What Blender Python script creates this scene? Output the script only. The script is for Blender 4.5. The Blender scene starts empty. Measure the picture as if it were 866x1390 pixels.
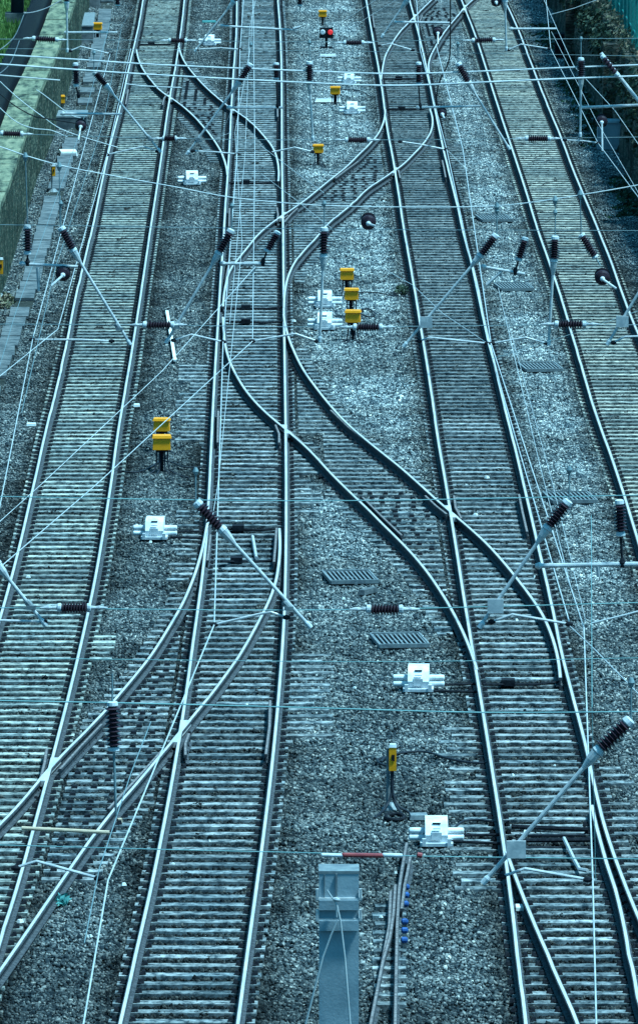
import bpy, math, random
import numpy as np
from mathutils import Vector, Matrix
random.seed(7); rng = np.random.default_rng(7)
sc = bpy.context.scene
col = sc.collection
R = math.radians

# ---------------------------------------------------------------- camera, light
F = 11230.0; H = 20.8; PITCH = math.atan(1462/F)      # rail-head level is z = 0
cam = bpy.data.cameras.new('camera'); co = bpy.data.objects.new('camera', cam); col.objects.link(co)
co.location = (0, 0, H); co.rotation_euler = (math.pi/2-PITCH, 0, 0)
cam.sensor_fit = 'VERTICAL'; cam.sensor_height = 24.0; cam.lens = F/1390*24.0
cam.shift_y = -45/1390; cam.clip_start = 1; cam.clip_end = 3000
sc.camera = co
w = bpy.data.worlds.new('World'); sc.world = w; w.use_nodes = True
nt = w.node_tree; nt.nodes.clear()
sky = nt.nodes.new('ShaderNodeTexSky'); sky.sky_type = 'NISHITA'; sky.sun_disc = False
SUN_EL, SUN_AZ = R(66), R(108)
sky.sun_elevation = SUN_EL; sky.sun_rotation = SUN_AZ; sky.dust_density = 3.0
hs = nt.nodes.new('ShaderNodeHueSaturation'); hs.inputs['Saturation'].default_value = 0.30
tm = nt.nodes.new('ShaderNodeMix'); tm.data_type = 'RGBA'; tm.blend_type = 'MULTIPLY'; tm.inputs[0].default_value = 1
tm.inputs[7].default_value = (0.11, 0.62, 1.0, 1)
bg = nt.nodes.new('ShaderNodeBackground'); bg.inputs[1].default_value = 0.08
wo = nt.nodes.new('ShaderNodeOutputWorld')
nt.links.new(sky.outputs[0], hs.inputs['Color']); nt.links.new(hs.outputs[0], tm.inputs[6])
nt.links.new(tm.outputs[2], bg.inputs[0]); nt.links.new(bg.outputs[0], wo.inputs[0])
sl = bpy.data.lights.new('sun', 'SUN'); sl.energy = 3.4; sl.angle = R(6); sl.color = (0.54, 0.90, 1.0)
so = bpy.data.objects.new('sun', sl); col.objects.link(so)
sd = Vector((math.sin(SUN_AZ)*math.cos(SUN_EL), math.cos(SUN_AZ)*math.cos(SUN_EL), math.sin(SUN_EL)))
so.rotation_euler = sd.to_track_quat('Z', 'Y').to_euler()
sc.view_settings.view_transform = 'Standard'; sc.view_settings.look = 'None'
sc.view_settings.exposure = 1.30; sc.view_settings.gamma = 1.0

# ---------------------------------------------------------------- pixel -> place
def ang(py): return PITCH + math.atan((py-650)/F)
def G(px, py, z=0.0):                         # point of the level z seen at a pixel of the photograph
    Y = (H-z)/math.tan(ang(py))
    Zc = Y*math.cos(PITCH)+(H-z)*math.sin(PITCH)
    return Vector(((px-433)/F*Zc, Y, z))
def V(px, py, Y):                             # point of the upright plane at distance Y
    z = H - Y*math.tan(ang(py))
    Zc = Y*math.cos(PITCH)+(H-z)*math.sin(PITCH)
    return Vector(((px-433)/F*Zc, Y, z))
def YZ(py, z=4.9): return (H-z)/math.tan(ang(py))
def PX(p):
    d = p.z-H; Zc = p.y*math.cos(PITCH)-d*math.sin(PITCH); u = p.y*math.sin(PITCH)+d*math.cos(PITCH)
    return 433+F*p.x/Zc, 650-F*u/Zc

# ---------------------------------------------------------------- materials
def nd(t, n, **k):
    x = t.nodes.new(n)
    for a, b in k.items(): setattr(x, a, b)
    return x
def mat(name, c1, c2=None, scale=8, rough=.7, metal=0, bump=0, bscale=40, stretch=(1,1,1), c3=None, spec=None, detail=5):
    if spec is None: spec = .06 if rough >= .7 else .3
    m = bpy.data.materials.new(name); m.use_nodes = True; t = m.node_tree
    b = t.nodes['Principled BSDF']; b.inputs['Roughness'].default_value = rough; b.inputs['Metallic'].default_value = metal
    b.inputs['Specular IOR Level'].default_value = spec
    g = nd(t, 'ShaderNodeNewGeometry'); mp = nd(t, 'ShaderNodeMapping'); mp.inputs['Scale'].default_value = stretch
    t.links.new(g.outputs['Position'], mp.inputs[0])
    if c2 is None: c2 = tuple(x*.75 for x in c1)
    n = nd(t, 'ShaderNodeTexNoise'); n.inputs['Scale'].default_value = scale; n.inputs['Detail'].default_value = detail
    n.inputs['Roughness'].default_value = .65
    t.links.new(mp.outputs[0], n.inputs['Vector'])
    r = nd(t, 'ShaderNodeValToRGB'); e = r.color_ramp.elements
    e[0].position = .36; e[0].color = (*c2, 1); e[1].position = .64; e[1].color = (*c1, 1)
    if c3: q = e.new(.52); q.color = (*c3, 1)
    t.links.new(n.outputs[0], r.inputs[0]); t.links.new(r.outputs[0], b.inputs['Base Color'])
    if bump:
        n2 = nd(t, 'ShaderNodeTexNoise'); n2.inputs['Scale'].default_value = bscale; n2.inputs['Detail'].default_value = 4
        t.links.new(mp.outputs[0], n2.inputs['Vector'])
        bp = nd(t, 'ShaderNodeBump'); bp.inputs['Strength'].default_value = bump; bp.inputs['Distance'].default_value = .02
        t.links.new(n2.outputs[0], bp.inputs['Height']); t.links.new(bp.outputs[0], b.inputs['Normal'])
    return m
M = {}
M['head'] = mat('rail_head_steel', (.86,.76,.72), (.60,.56,.56), 6, .36, .35, stretch=(1,.15,1))
M['rust'] = mat('rail_side_rust', (.085,.09,.10), (.03,.033,.04), 14, .75)
M['iron'] = mat('dark_iron', (.020,.022,.028), (.007,.008,.012), 20, .8)
M['dullrail'] = mat('dull_rail', (.26,.23,.23), (.12,.10,.10), 9, .7, .1)
M['galv'] = mat('galvanised_steel', (.60,.57,.57), (.36,.37,.39), 9, .5, .2)
M['mast'] = mat('grey_mast_paint', (.32,.38,.42), (.20,.26,.30), 3, .6, .1, bump=.1)
M['wire'] = mat('wire', (.62,.60,.60), (.40,.42,.44), 3, .45, .2)
M['thinwire'] = mat('thin_wire', (.20,.26,.28), (.12,.18,.20), 3, .5, .1)
M['copper'] = mat('tarnished_copper', (.20,.36,.36), (.12,.25,.27), 3, .5, .1)
M['brown'] = mat('brown_porcelain', (.045,.026,.035), (.022,.014,.022), 12, .25, spec=.1)
M['cap'] = mat('insulator_cap', (.62,.62,.64), (.4,.43,.46), 15, .5)
M['white'] = mat('white_paint', (.86,.84,.84), (.5,.52,.55), 5, .5)
M['yellow'] = mat('yellow_paint', (.95,.34,.006), (.85,.29,.006), 12, .45)
M['black'] = mat('black_rubber', (.015,.016,.02), (.008,.009,.012), 10, .55, spec=.1)
M['cable'] = mat('cable', (.03,.035,.045), (.015,.018,.025), 10, .5, spec=.1)
M['conc'] = mat('trough_concrete', (.16,.17,.18), (.05,.065,.075), 3, .9, bump=.3)
M['grating'] = mat('grating_steel', (.24,.27,.28), (.13,.15,.17), 10, .6, .2)
M['wood'] = mat('bare_wood', (.62,.46,.34), (.40,.30,.22), 9, .8, stretch=(1,6,6))
M['red'] = mat('red_sleeve', (.30,.05,.05), (.2,.03,.04), 9, .5)
M['greenfence'] = mat('green_fence_paint', (.02,.28,.25), (.015,.18,.17), 9, .55)
M['darkfence'] = mat('dark_fence_paint', (.012,.018,.028), (.006,.01,.016), 9, .6)
M['grass'] = mat('grass', (.13,.22,.06), (.04,.09,.03), 2.5, .8, bump=.5, c3=(.08,.15,.045))
M['leaf'] = mat('ivy_leaf', (.06,.09,.05), (.012,.025,.018), 3, .6)
M['leafpale'] = mat('dry_leaf', (.26,.20,.15), (.10,.12,.07), 3, .7)
M['moss'] = mat('moss', (.05,.10,.05), (.015,.035,.03), 3, .9, bump=.5)
M['blue'] = mat('blue_clip', (.02,.10,.32), (.02,.07,.22), 9, .5)
M['litter'] = mat('pale_litter', (.8,.8,.78), (.6,.6,.58), 9, .7)
M['bag'] = mat('teal_plastic', (.10,.32,.30), (.05,.2,.2), 20, .35)
M['dirt'] = mat('dark_ground', (.05,.055,.05), (.015,.018,.018), 12, .95, bump=.5)
M['coping'] = mat('coping_stone', (.24,.24,.165), (.03,.045,.04), 1.5, .9, bump=.6, c3=(.15,.17,.12), bscale=9, stretch=(3,.5,3), detail=8)
def redlamp():
    m = bpy.data.materials.new('lit_red_lamp'); m.use_nodes = True; b = m.node_tree.nodes['Principled BSDF']
    b.inputs['Base Color'].default_value = (.8,.02,.02,1); b.inputs['Emission Color'].default_value = (1,.05,.06,1)
    b.inputs['Emission Strength'].default_value = .18; return m
M['redlamp'] = redlamp()

def stone_wall(name, c1, c2, c3, mortar):
    m = bpy.data.materials.new(name); m.use_nodes = True; t = m.node_tree; b = t.nodes['Principled BSDF']
    b.inputs['Roughness'].default_value = .9; b.inputs['Specular IOR Level'].default_value = .06
    g = nd(t, 'ShaderNodeNewGeometry'); mp = nd(t, 'ShaderNodeMapping'); mp.inputs['Scale'].default_value = (1.0, .5, 3.2)
    t.links.new(g.outputs['Position'], mp.inputs[0])
    v = nd(t, 'ShaderNodeTexVoronoi'); v.feature = 'DISTANCE_TO_EDGE'; v2 = nd(t, 'ShaderNodeTexVoronoi')
    t.links.new(mp.outputs[0], v.inputs[0]); t.links.new(mp.outputs[0], v2.inputs[0])
    r = nd(t, 'ShaderNodeValToRGB'); e = r.color_ramp.elements; e[0].color = (*c1,1); e[1].color = (*c2,1); q = e.new(.5); q.color = (*c3,1)
    sp = nd(t, 'ShaderNodeSeparateColor'); t.links.new(v2.outputs['Color'], sp.inputs[0]); t.links.new(sp.outputs[0], r.inputs[0])
    n = nd(t, 'ShaderNodeTexNoise'); n.inputs['Scale'].default_value = 1.2; n.inputs['Detail'].default_value = 6
    t.links.new(g.outputs['Position'], n.inputs[0])
    mr = nd(t, 'ShaderNodeMapRange'); mr.inputs[1].default_value = .35; mr.inputs[2].default_value = .65
    mr.inputs[3].default_value = .35; mr.inputs[4].default_value = 1.25; t.links.new(n.outputs[0], mr.inputs[0])
    mu = nd(t, 'ShaderNodeMix', data_type='RGBA', blend_type='MULTIPLY'); mu.inputs[0].default_value = 1
    t.links.new(r.outputs[0], mu.inputs[6]); t.links.new(mr.outputs[0], mu.inputs[7])
    st = nd(t, 'ShaderNodeMapRange'); st.inputs[1].default_value = .0; st.inputs[2].default_value = .07
    t.links.new(v.outputs['Distance'], st.inputs[0])
    mx = nd(t, 'ShaderNodeMix', data_type='RGBA'); mx.inputs[6].default_value = (*mortar,1)
    t.links.new(st.outputs[0], mx.inputs[0]); t.links.new(mu.outputs[2], mx.inputs[7]); t.links.new(mx.outputs[2], b.inputs['Base Color'])
    bp = nd(t, 'ShaderNodeBump'); bp.inputs['Strength'].default_value = .9; bp.inputs['Distance'].default_value = .06
    t.links.new(st.outputs[0], bp.inputs['Height']); t.links.new(bp.outputs[0], b.inputs['Normal'])
    return m
M['wall'] = stone_wall('old_wall_stone', (.06,.08,.065), (.19,.19,.14), (.03,.055,.04), (.02,.03,.03))
M['rock'] = stone_wall('retaining_wall_stone', (.06,.07,.06), (.22,.17,.14), (.10,.11,.08), (.012,.018,.02))

def region(t):
    """pale, newer stone lies between and beyond the right-hand tracks; older dark stone elsewhere"""
    g = nd(t, 'ShaderNodeNewGeometry'); s = nd(t, 'ShaderNodeSeparateXYZ'); t.links.new(g.outputs['Position'], s.inputs[0])
    n = nd(t, 'ShaderNodeTexNoise'); n.inputs['Scale'].default_value = .22; n.inputs['Detail'].default_value = 5
    t.links.new(g.outputs['Position'], n.inputs[0])
    ma = nd(t, 'ShaderNodeMapRange'); ma.inputs[1].default_value = -2.2; ma.inputs[2].default_value = .4; t.links.new(s.outputs[0], ma.inputs[0])
    mb = nd(t, 'ShaderNodeMapRange'); mb.inputs[1].default_value = 122; mb.inputs[2].default_value = 160; t.links.new(s.outputs[1], mb.inputs[0])
    mu = nd(t, 'ShaderNodeMath', operation='MULTIPLY'); t.links.new(ma.outputs[0], mu.inputs[0]); t.links.new(mb.outputs[0], mu.inputs[1])
    mn = nd(t, 'ShaderNodeMapRange'); mn.inputs[1].default_value = .38; mn.inputs[2].default_value = .62; mn.inputs[3].default_value = .65; mn.inputs[4].default_value = 1.2
    t.links.new(n.outputs[0], mn.inputs[0])
    m2 = nd(t, 'ShaderNodeMapRange'); m2.inputs[3].default_value = .72; m2.inputs[4].default_value = 1.45
    t.links.new(mu.outputs[0], m2.inputs[0])
    o = nd(t, 'ShaderNodeMath', operation='MULTIPLY'); t.links.new(m2.outputs[0], o.inputs[0]); t.links.new(mn.outputs[0], o.inputs[1])
    return o.outputs[0]
def bed_mask(t):
    """brake dust and oil darken the stones of each track bed"""
    g = nd(t, 'ShaderNodeNewGeometry'); s = nd(t, 'ShaderNodeSeparateXYZ'); t.links.new(g.outputs['Position'], s.inputs[0])
    def mth(op, a, b=None, clamp=False):
        n = nd(t, 'ShaderNodeMath', operation=op); n.use_clamp = clamp
        for i, v in enumerate((a, b)):
            if v is None: continue
            if isinstance(v, (int, float)): n.inputs[i].default_value = v
            else: t.links.new(v, n.inputs[i])
        return n.outputs[0]
    n0 = nd(t, 'ShaderNodeTexNoise'); n0.inputs['Scale'].default_value = 1.3; n0.inputs['Detail'].default_value = 4
    t.links.new(g.outputs['Position'], n0.inputs[0]); wob = mth('MULTIPLY', mth('SUBTRACT', n0.outputs[0], .5), .9)
    acc = None
    yn = mth('DIVIDE', mth('SUBTRACT', s.outputs[1], 180), 100)
    for k in 'ABCD':
        fl, fr = TR[k]; c = np.polyfit((fl[1]-180)/100, (fl[0]+fr[0])/2, 3)
        p = float(c[0])
        for q in c[1:]: p = mth('ADD', mth('MULTIPLY', yn, p), float(q))
        d = mth('ADD', mth('ABSOLUTE', mth('SUBTRACT', s.outputs[0], p)), wob)
        mk = mth('MULTIPLY', mth('SUBTRACT', 1.35, d), 2.2, True)
        acc = mk if acc is None else mth('MAXIMUM', acc, mk)
    for L_, R_ in ((X1L,X1R),(X2L,X2R),(X3L,X3R),(X4L,X4R),(X5L,X5R)):
        y0, y1 = G(0,max(L_[0][1],L_[-1][1])).y, G(0,min(L_[0][1],L_[-1][1])).y
        yy = np.linspace(y0+1, y1-1, 40)
        A = sorted((G(*p).y, G(*p).x) for p in L_); B = sorted((G(*p).y, G(*p).x) for p in R_)
        cx_ = (np.interp(yy,[a[0] for a in A],[a[1] for a in A])+np.interp(yy,[a[0] for a in B],[a[1] for a in B]))/2
        c = np.polyfit((yy-180)/100, cx_, 3); p = float(c[0])
        for q in c[1:]: p = mth('ADD', mth('MULTIPLY', yn, p), float(q))
        d = mth('ADD', mth('ABSOLUTE', mth('SUBTRACT', s.outputs[0], p)), wob)
        mk = mth('MULTIPLY', mth('SUBTRACT', 1.25, d), 2.2, True)
        inr = mth('MULTIPLY', mth('GREATER_THAN', s.outputs[1], y0), mth('LESS_THAN', s.outputs[1], y1))
        acc = mth('MAXIMUM', acc, mth('MULTIPLY', mth('MULTIPLY', mk, inr), .8))
    mr = nd(t, 'ShaderNodeMapRange'); mr.inputs[3].default_value = 1.0; mr.inputs[4].default_value = .25; t.links.new(acc, mr.inputs[0])
    return mr.outputs[0]
def ballast_mat():
    m = bpy.data.materials.new('ballast_stone'); m.use_nodes = True; t = m.node_tree; b = t.nodes['Principled BSDF']
    b.inputs['Roughness'].default_value = .8; b.inputs['Specular IOR Level'].default_value = .08
    a = nd(t, 'ShaderNodeAttribute'); a.attribute_name = 'tone'
    r = nd(t, 'ShaderNodeValToRGB'); e = r.color_ramp.elements
    e[0].color = (.010,.018,.026,1); e[1].color = (.72,.68,.62,1)
    for p, c in ((.27,(.035,.05,.06)),(.58,(.15,.165,.17)),(.88,(.38,.37,.355))):
        q = e.new(p); q.color = (*c,1)
    t.links.new(a.outputs['Fac'], r.inputs[0])
    mu = nd(t, 'ShaderNodeMix', data_type='RGBA', blend_type='MULTIPLY'); mu.inputs[0].default_value = 1
    t.links.new(r.outputs[0], mu.inputs[6]); t.links.new(region(t), mu.inputs[7])
    m2 = nd(t, 'ShaderNodeMix', data_type='RGBA', blend_type='MULTIPLY'); m2.inputs[0].default_value = 1
    t.links.new(mu.outputs[2], m2.inputs[6]); t.links.new(bed_mask(t), m2.inputs[7]); t.links.new(m2.outputs[2], b.inputs['Base Color'])
    return m
def sleeper_mat(name, pale, dark, tint):
    m = bpy.data.materials.new(name); m.use_nodes = True; t = m.node_tree; b = t.nodes['Principled BSDF']
    b.inputs['Roughness'].default_value = .85; b.inputs['Specular IOR Level'].default_value = .06
    g = nd(t, 'ShaderNodeNewGeometry')
    n = nd(t, 'ShaderNodeTexNoise'); n.inputs['Scale'].default_value = 6; n.inputs['Detail'].default_value = 6; n.inputs['Roughness'].default_value = .7
    t.links.new(g.outputs['Position'], n.inputs[0])
    r = nd(t, 'ShaderNodeValToRGB'); e = r.color_ramp.elements
    e[0].position = .40; e[0].color = (*dark,1); e[1].position = .60; e[1].color = (*pale,1)
    t.links.new(n.outputs[0], r.inputs[0])
    n2 = nd(t, 'ShaderNodeTexNoise'); n2.inputs['Scale'].default_value = .45; n2.inputs['Detail'].default_value = 4
    t.links.new(g.outputs['Position'], n2.inputs[0])
    r2 = nd(t, 'ShaderNodeValToRGB'); e = r2.color_ramp.elements
    e[0].position = .40; e[0].color = (.55,.62,.66,1); e[1].position = .60; e[1].color = (*tint,1)
    t.links.new(n2.outputs[0], r2.inputs[0])
    mu = nd(t, 'ShaderNodeMix', data_type='RGBA', blend_type='MULTIPLY'); mu.inputs[0].default_value = 1
    t.links.new(r.outputs[0], mu.inputs[6]); t.links.new(r2.outputs[0], mu.inputs[7])
    oi = nd(t, 'ShaderNodeObjectInfo'); mr = nd(t, 'ShaderNodeMapRange'); mr.inputs[3].default_value = .72; mr.inputs[4].default_value = 1.2
    t.links.new(oi.outputs['Random'], mr.inputs[0])
    m3 = nd(t, 'ShaderNodeMix', data_type='RGBA', blend_type='MULTIPLY'); m3.inputs[0].default_value = 1
    t.links.new(mu.outputs[2], m3.inputs[6]); t.links.new(mr.outputs[0], m3.inputs[7]); t.links.new(m3.outputs[2], b.inputs['Base Color'])
    return m
M['sleeper'] = sleeper_mat('concrete_sleeper', (.52,.50,.46), (.08,.095,.10), (1.02,1.04,1.0))
M['timber'] = sleeper_mat('timber_sleeper', (.36,.36,.36), (.035,.05,.06), (1.05,1.05,1.05))
M['sleeper_d'] = sleeper_mat('stained_sleeper', (.52,.48,.43), (.08,.095,.095), (1.03,1.02,.98))

# ---------------------------------------------------------------- mesh helpers
def smooth(P, k=6):
    P = [Vector(p) for p in P]
    if len(P) < 3: return P
    out = []
    for i in range(len(P)-1):
        a, b, c, d = P[max(i-1,0)], P[i], P[i+1], P[min(i+2,len(P)-1)]
        for j in range(k):
            t = j/k; out.append(.5*((2*b)+(c-a)*t+(2*a-5*b+4*c-d)*t*t+(3*b-a-3*c+d)*t**3))
    return out+[P[-1]]
class MB:
    def __init__(s): s.v = []; s.f = []; s.mi = []
    def add(s, vs, fs, mi=0):
        o = len(s.v); s.v += [tuple(v) for v in vs]; s.f += [tuple(i+o for i in f) for f in fs]; s.mi += [mi]*len(fs)
    def box(s, c, size, rz=0, mi=0, top=1.0):
        hx, hy, hz = size[0]/2, size[1]/2, size[2]/2; ca, sa = math.cos(rz), math.sin(rz); vs = []
        for z in (-hz, hz):
            k = top if z > 0 else 1
            for x, y in ((-hx,-hy),(hx,-hy),(hx,hy),(-hx,hy)):
                x, y = x*k, y*k
                vs.append((c[0]+x*ca-y*sa, c[1]+x*sa+y*ca, c[2]+z))
        s.add(vs, [(0,3,2,1),(4,5,6,7),(0,1,5,4),(1,2,6,5),(2,3,7,6),(3,0,4,7)], mi)
    def tube(s, pts, r, n=8, mi=0):
        pts = [Vector(p) for p in pts]; rr = r if isinstance(r, (list, tuple)) else [r]*len(pts); vs = []; up = None
        for i, p in enumerate(pts):
            d = (pts[min(i+1, len(pts)-1)]-pts[max(i-1, 0)]).normalized()
            if up is None: up = Vector((0,0,1)) if abs(d.z) < .9 else Vector((1,0,0))
            a = d.cross(up).normalized(); b = a.cross(d).normalized()
            for k in range(n):
                t = 2*math.pi*k/n; vs.append(p+(a*math.cos(t)+b*math.sin(t))*rr[i])
        fs = []
        for i in range(len(pts)-1):
            for k in range(n):
                fs.append((i*n+k, i*n+(k+1)%n, (i+1)*n+(k+1)%n, (i+1)*n+k))
        fs += [tuple(range(n))[::-1], tuple((len(pts)-1)*n+k for k in range(n))]
        s.add(vs, fs, mi)
    def lathe(s, a, b, prof, n=14, mi=0):            # prof: (fraction along, radius)
        a = Vector(a); b = Vector(b)
        d = (b-a).normalized(); up = Vector((0,0,1)) if abs(d.z) < .9 else Vector((1,0,0))
        x = d.cross(up).normalized(); y = x.cross(d); vs = []; fs = []
        for t, r in prof:
            p = a.lerp(b, t)
            for k in range(n):
                q = 2*math.pi*k/n; vs.append(p+(x*math.cos(q)+y*math.sin(q))*r)
        for i in range(len(prof)-1):
            for k in range(n): fs.append((i*n+k, i*n+(k+1)%n, (i+1)*n+(k+1)%n, (i+1)*n+k))
        fs += [tuple(range(n))[::-1], tuple((len(prof)-1)*n+k for k in range(n))]
        s.add(vs, fs, mi)
    def build(s, name, mats, parent=None, smooth=False):
        off = parent_world(parent)
        me = bpy.data.meshes.new(name)
        me.from_pydata([(v[0]-off.x, v[1]-off.y, v[2]-off.z) for v in s.v], [], s.f)
        if not isinstance(mats, (list, tuple)): mats = [mats]
        for m in mats: me.materials.append(M[m] if isinstance(m, str) else m)
        me.polygons.foreach_set('material_index', s.mi)
        if smooth: me.polygons.foreach_set('use_smooth', [True]*len(s.f))
        me.update()
        o = bpy.data.objects.new(name, me); col.objects.link(o)
        if parent: o.parent = parent
        return o
def parent_world(p):
    v = Vector((0,0,0))
    while p: v = v+p.location; p = p.parent
    return v
def tag(o, label=None, cat=None, group=None, kind=None):
    if label: o['label'] = label
    if cat: o['category'] = cat
    if group: o['group'] = group
    if kind: o['kind'] = kind
    return o
def thing(name, label, cat, loc=(0,0,0), group=None):
    o = bpy.data.objects.new(name, None); o.location = loc; o.empty_display_size = .2; col.objects.link(o)
    return tag(o, label, cat, group)
def copy_thing(o, loc, label, rz=0):
    c = o.copy(); col.objects.link(c); c.location = loc; c.rotation_euler.z = rz; c['label'] = label
    for ch in o.children:
        d = ch.copy(); col.objects.link(d); d.parent = c
        for g in ch.children:
            e = g.copy(); col.objects.link(e); e.parent = d
    return c

# ---------------------------------------------------------------- ground and ballast
ZS = -.165           # top of the sleepers
ZB = -.217           # mean level of the stones
g = MB(); g.add([(-600,-200,-.33),(600,-200,-.33),(600,1500,-.33),(-600,1500,-.33)], [(0,1,2,3)])
tag(g.build('ground', 'dirt'), kind='structure')

def ballast():
    T = 4.0; n = 12500
    xy = rng.uniform(-T/2, T/2, (n,2))
    # a rolling surface of small heaps
    hgt = np.zeros(n); tone0 = np.zeros(n)
    for k in range(14):
        wl = rng.choice([.25,.35,.5,.8]); m = max(1, round(T/wl)); kx, ky = rng.integers(-m, m+1), rng.integers(-m, m+1)
        ph = rng.uniform(0, 6.28)
        w_ = np.sin(2*np.pi*(kx*xy[:,0]+ky*xy[:,1])/T+ph)
        hgt += w_*.0045; tone0 += w_*.02
    size = rng.gamma(9, 1/9, n)*.0195+.006
    base = np.array([(-1,-1,-1),(1,-1,-1),(1,1,-1),(-1,1,-1),(-1,-1,1),(1,-1,1),(1,1,1),(-1,1,1)], float)
    v = base[None]*rng.uniform(.45,1.05,(n,8,3))
    v *= rng.uniform(.65,1.25,(n,1,3))
    q = rng.normal(size=(n,4)); q /= np.linalg.norm(q,axis=1)[:,None]; a,b,c,d = q.T
    Rm = np.stack([1-2*(c*c+d*d),2*(b*c-a*d),2*(b*d+a*c),2*(b*c+a*d),1-2*(b*b+d*d),2*(c*d-a*b),2*(b*d-a*c),2*(c*d+a*b),1-2*(b*b+c*c)],1).reshape(n,3,3)
    v = np.einsum('nij,nkj->nki', Rm, v)*size[:,None,None]*.8
    z = hgt+rng.normal(0,.008,n)
    v[:,:,0] += xy[:,0:1]; v[:,:,1] += xy[:,1:2]; v[:,:,2] += z[:,None]
    fq = np.array([(0,3,2,1),(4,5,6,7),(0,1,5,4),(1,2,6,5),(2,3,7,6),(3,0,4,7)])
    fs = (fq[None]+8*np.arange(n)[:,None,None]).reshape(-1,4)
    me = bpy.data.meshes.new('ballast'); nf = len(fs)
    me.vertices.add(n*8); me.vertices.foreach_set('co', v.reshape(-1))
    me.loops.add(nf*4); me.loops.foreach_set('vertex_index', fs.reshape(-1).astype(np.int32))
    me.polygons.add(nf); me.polygons.foreach_set('loop_start', (np.arange(nf)*4).astype(np.int32))
    me.update(calc_edges=True)
    tone = np.clip(rng.beta(1.6,2.2,n)+tone0, 0, 1)
    at = me.attributes.new('tone','FLOAT','FACE'); at.data.foreach_set('value', np.repeat(tone,6).astype(np.float32))
    me.materials.append(M['ballast'])
    o = bpy.data.objects.new('ballast', me); col.objects.link(o)
    ng = bpy.data.node_groups.new('ballast_spread', 'GeometryNodeTree')
    ng.interface.new_socket('Geometry', in_out='INPUT', socket_type='NodeSocketGeometry')
    ng.interface.new_socket('Geometry', in_out='OUTPUT', socket_type='NodeSocketGeometry')
    i = nd(ng,'NodeGroupInput'); out = nd(ng,'NodeGroupOutput')
    nx, ny = 13, 66; x0, y0 = -26.0, 76.0
    gr = nd(ng,'GeometryNodeMeshGrid'); gr.inputs['Size X'].default_value = T*(nx-1); gr.inputs['Size Y'].default_value = T*(ny-1)
    gr.inputs['Vertices X'].default_value = nx; gr.inputs['Vertices Y'].default_value = ny
    tr = nd(ng,'GeometryNodeTransform'); tr.inputs['Translation'].default_value = (x0+T*(nx-1)/2, y0+T*(ny-1)/2, ZB)
    ip = nd(ng,'GeometryNodeInstanceOnPoints')
    rv = nd(ng,'FunctionNodeRandomValue', data_type='INT')
    rv.inputs[4].default_value = 0; rv.inputs[5].default_value = 3
    mm = nd(ng,'ShaderNodeMath', operation='MULTIPLY'); mm.inputs[1].default_value = math.pi/2
    cx = nd(ng,'ShaderNodeCombineXYZ')
    er = nd(ng,'FunctionNodeEulerToRotation')
    L = ng.links.new
    L(gr.outputs['Mesh'], tr.inputs['Geometry']); L(tr.outputs[0], ip.inputs['Points']); L(i.outputs[0], ip.inputs['Instance'])
    L(rv.outputs[2], mm.inputs[0]); L(mm.outputs[0], cx.inputs[2]); L(cx.outputs[0], er.inputs[0]); L(er.outputs[0], ip.inputs['Rotation'])
    L(ip.outputs[0], out.inputs[0])
    md = o.modifiers.new('spread','NODES'); md.node_group = ng
    return tag(o, 'grey crushed stone ballast lying between and around all the tracks', 'ballast', kind='stuff')

# ---------------------------------------------------------------- rails, traced on the photograph, laid on the ground
def loess(pts, y0, y1, bw, step=1.0):
    P = np.array([(G(x,y).y, G(x,y).x) for x, y in pts]); P = P[P[:,0].argsort()]
    ys = np.arange(y0, y1+step*.5, step); xs = []
    for y in ys:
        b = bw
        while True:
            d = np.abs(P[:,0]-y)/b; wt = np.clip(1-d**3, 0, 1)**3
            if (wt > .02).sum() >= 4: break
            b *= 1.3
        A = np.stack([np.ones(len(P)), P[:,0]-y], 1) if (y < P[0,0] or y > P[-1,0]) else np.stack([np.ones(len(P)), P[:,0]-y, (P[:,0]-y)**2], 1)
        W = wt[:,None]; c = np.linalg.lstsq(A*np.sqrt(W), P[:,1]*np.sqrt(wt), rcond=None)[0]; xs.append(c[0])
    return np.array(xs), ys
def gp(y): return .0716*(y+812)
AL = [(194.4,0),(189.3,33),(181.7,63.5),(175.3,94),(162.6,150),(149.9,198),(142.3,231),(133.4,274),(122,328),(113,360.5),(94.5,447),(82.6,508),(64.8,576.4),(47.5,654),(39.4,688),(22.9,759),(3.8,828)]
AR = [(250.5,0),(246.7,38),(242.9,61),(237.8,96.5),(230,134.7),(225,172.8),(217.2,228.7),(209.6,279.5),(202,328),(193,391),(181.7,462),(172.8,518),(162.6,574),(152.4,648),(146,690.6),(134.7,756.7),(122,825.3),(104.2,899),(86,976),(73.7,1025.8),(61,1064),(50.8,1107),(33,1175.7),(17.8,1226.5),(0,1274.8)]
AL += [(x-gp(y), y) for x, y in AR[18:]]
BL = [(321.6,0),(321.6,38),(318.6,76.2),(315.3,127),(312.7,177.8),(310.2,228.7),(306.4,274.4),(303.8,327.7),(301.8,345),(298.8,396),(295,457),(291,523),(288,584),(284.8,654),(282.2,700.8),(274.6,792),(268.3,827.8),(263.2,866),(258,904),(249.2,976),(240.3,1018),(232.7,1064),(223.8,1117),(217.2,1150.3),(208.3,1191),(196.9,1241.8),(184.2,1297.7)]
BR = [(377,0),(380,33),(381.6,76),(382.6,142),(382.6,203),(383.4,254),(384.6,328),(385,388.4),(386.4,482.4),(387.7,574),(388.5,654),(388,751.6),(386.4,827.8),(382.6,891),(375.5,976),(369.9,1036),(361,1109.7),(352,1178),(342,1249.4),(335.6,1297.7)]
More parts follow.
